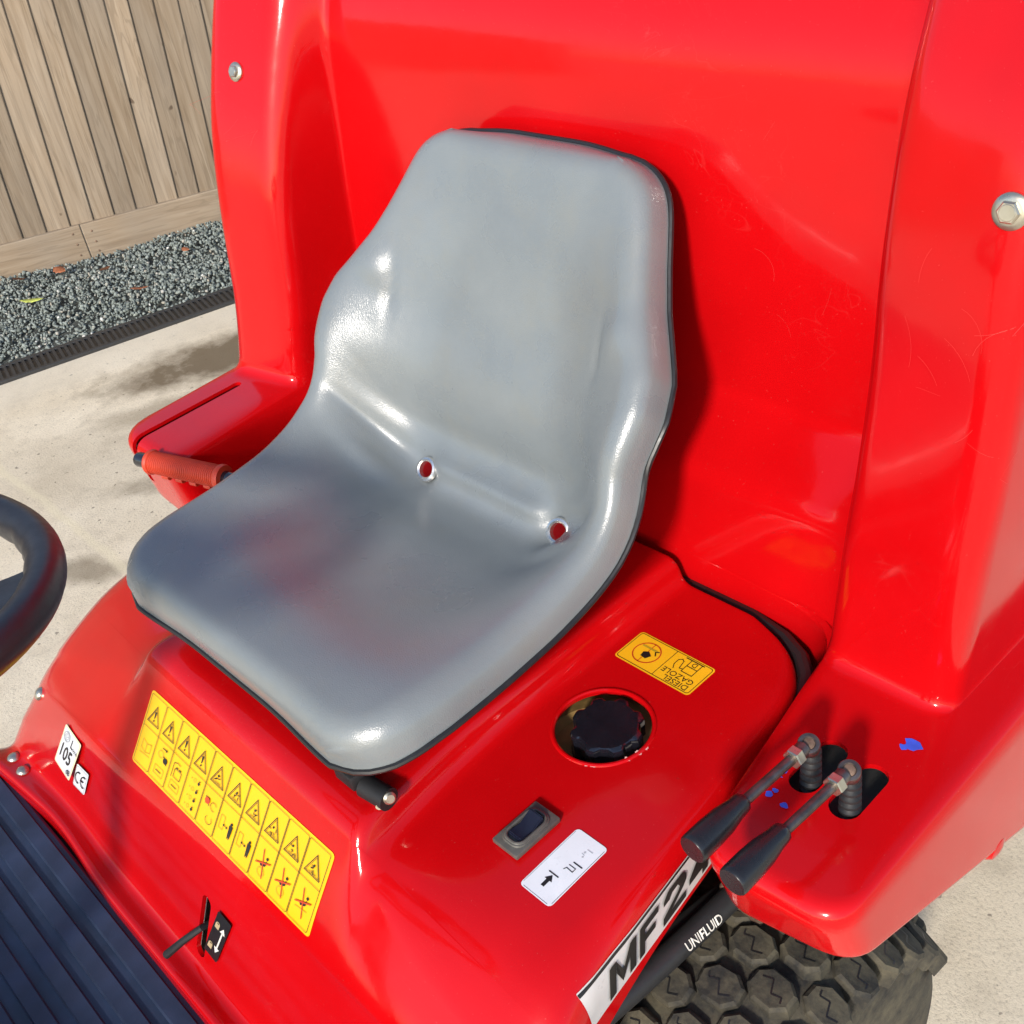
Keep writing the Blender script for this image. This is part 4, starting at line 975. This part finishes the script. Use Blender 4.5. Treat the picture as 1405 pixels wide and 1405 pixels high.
for i in range(28):
    for j, xo in enumerate((-.074, -.037, 0, .037, .074)):
        a = 2*math.pi*(i+.5*(j % 2))/28; 
        if not (math.pi*.10 < a < math.pi*1.15): continue
        q = abs(xo)/.088; rad = RT-.002-.030*q**3.2
        o = bpy.data.objects.new('tread_lug', LM); COL.objects.link(o); o.parent = tyre
        d_ = Vector((0, math.cos(a), math.sin(a))); nn = (d_+Vector((math.copysign(.55*q**3, xo), 0, 0))).normalized(); t_ = Vector((1, 0, 0)); t_ = (t_-nn*t_.dot(nn)).normalized(); b_ = nn.cross(t_)
        p_ = WC+Vector((xo, 0, 0))+d_*rad
        ar = random.choice((0, math.pi))+random.uniform(-.12, .12); t_, b_ = t_*math.cos(ar)+b_*math.sin(ar), b_*math.cos(ar)-t_*math.sin(ar)
        o.matrix_world = Matrix(((t_.x, b_.x, nn.x, p_.x), (t_.y, b_.y, nn.y, p_.y), (t_.z, b_.z, nn.z, p_.z), (0, 0, 0, 1)))

# hydraulic hose beside the skirt, with its lettering
ha, hb = Vector((.405, -.34, .474)), Vector((.418, -.115, .466))
bm = bmesh.new(); tube(bm, [ha+(hb-ha)*i/10+Vector((0, 0, -.004*math.sin(math.pi*i/10))) for i in range(11)], .0115, 16); hose = bobj('hydraulic_hose', bmfix(bm), 'hose_rubber', mower); hose['label'] = 'black hydraulic hose lettered UNIFLUID'
bm = bmesh.new(); hd_ = (hb-ha).normalized()
lathe(bm, hb-hd_*.012, hd_, [(.0125, 0), (.0145, .002), (.0145, .016), (.0125, .018)], 20); lathe(bm, hb+hd_*.004, hd_, [(.013, 0), (.013, .016)], 6); tube(bm, [hb+hd_*.01, hb+Vector((.015, .03, -.01)), hb+Vector((.02, .06, -.04))], .010, 12); box(bm, hb+Vector((.012, .004, -.012)), (.03, .02, .03), .003)
bobj('hose_fitting', bmfix(bm), 'rust_steel', hose)
bm = bmesh.new(); tube(bm, [ha+Vector((-.03, .02, -.02)), hb+Vector((-.018, -.02, -.012)), hb+Vector((-.01, .05, -.02))], .0085, 12); bobj('cable_sheath', bmfix(bm), 'black_rubber', hose)
DG.update(); hv = BVHTree.FromObject(hose, bpy.context.evaluated_depsgraph_get())
vv = Vector((-.72, .0, .69)); fr = Frame(ha+hd_*.145+Vector((.004, 0, .0)), hd_, Vector((-.70, -.05, .71)), hv)
K = Print(); K.text('UNIFLUID', 0, -.0055, .0125, .012, 0, 0, .82); fr.add('hose_lettering', K, 'white_ink', hose, .0014)
bm = bmesh.new(); lathe(bm, (.545, .09, .440), (1, 0, -.1), [(.016, -.02), (.016, .010), (.012, .016), (.004, .018)], 18); bobj('arch_stop', bmfix(bm), 'red_paint', mower)

# fine scratches in the paint of the near wing and the back panel
def scratches(O, w, h, n, bvh, seed):
    rs = random.Random(seed); f = Frame(O, (1, 0, 0), (0, 0, 1), bvh); p = Print()
    for _ in range(n):
        x0, y0 = rs.uniform(0, w), rs.uniform(0, h); a = rs.uniform(-.5, 2.2); cv = rs.uniform(-45, 45); pts = []; st_ = rs.uniform(.002, .006)
        for k in range(8): pts.append((x0, y0)); x0 += st_*math.cos(a); y0 += st_*math.sin(a); a += cv*st_
        p.line(pts, rs.uniform(.00010, .00022))
    o = f.add('scratches', p, 'scratch_pink', mower, .0003); o['kind'] = 'stuff'
simple('scratch_pink', (0.60, 0.045, 0.040), 0.5, bump=0)
scratches((.44, .05, .88), .075, .13, 10, BV_R, 1); scratches((.15, .19, .80), .22, .26, 5, BV_R, 2); scratches((-.54, .05, .90), .08, .16, 3, BV_R, 3)
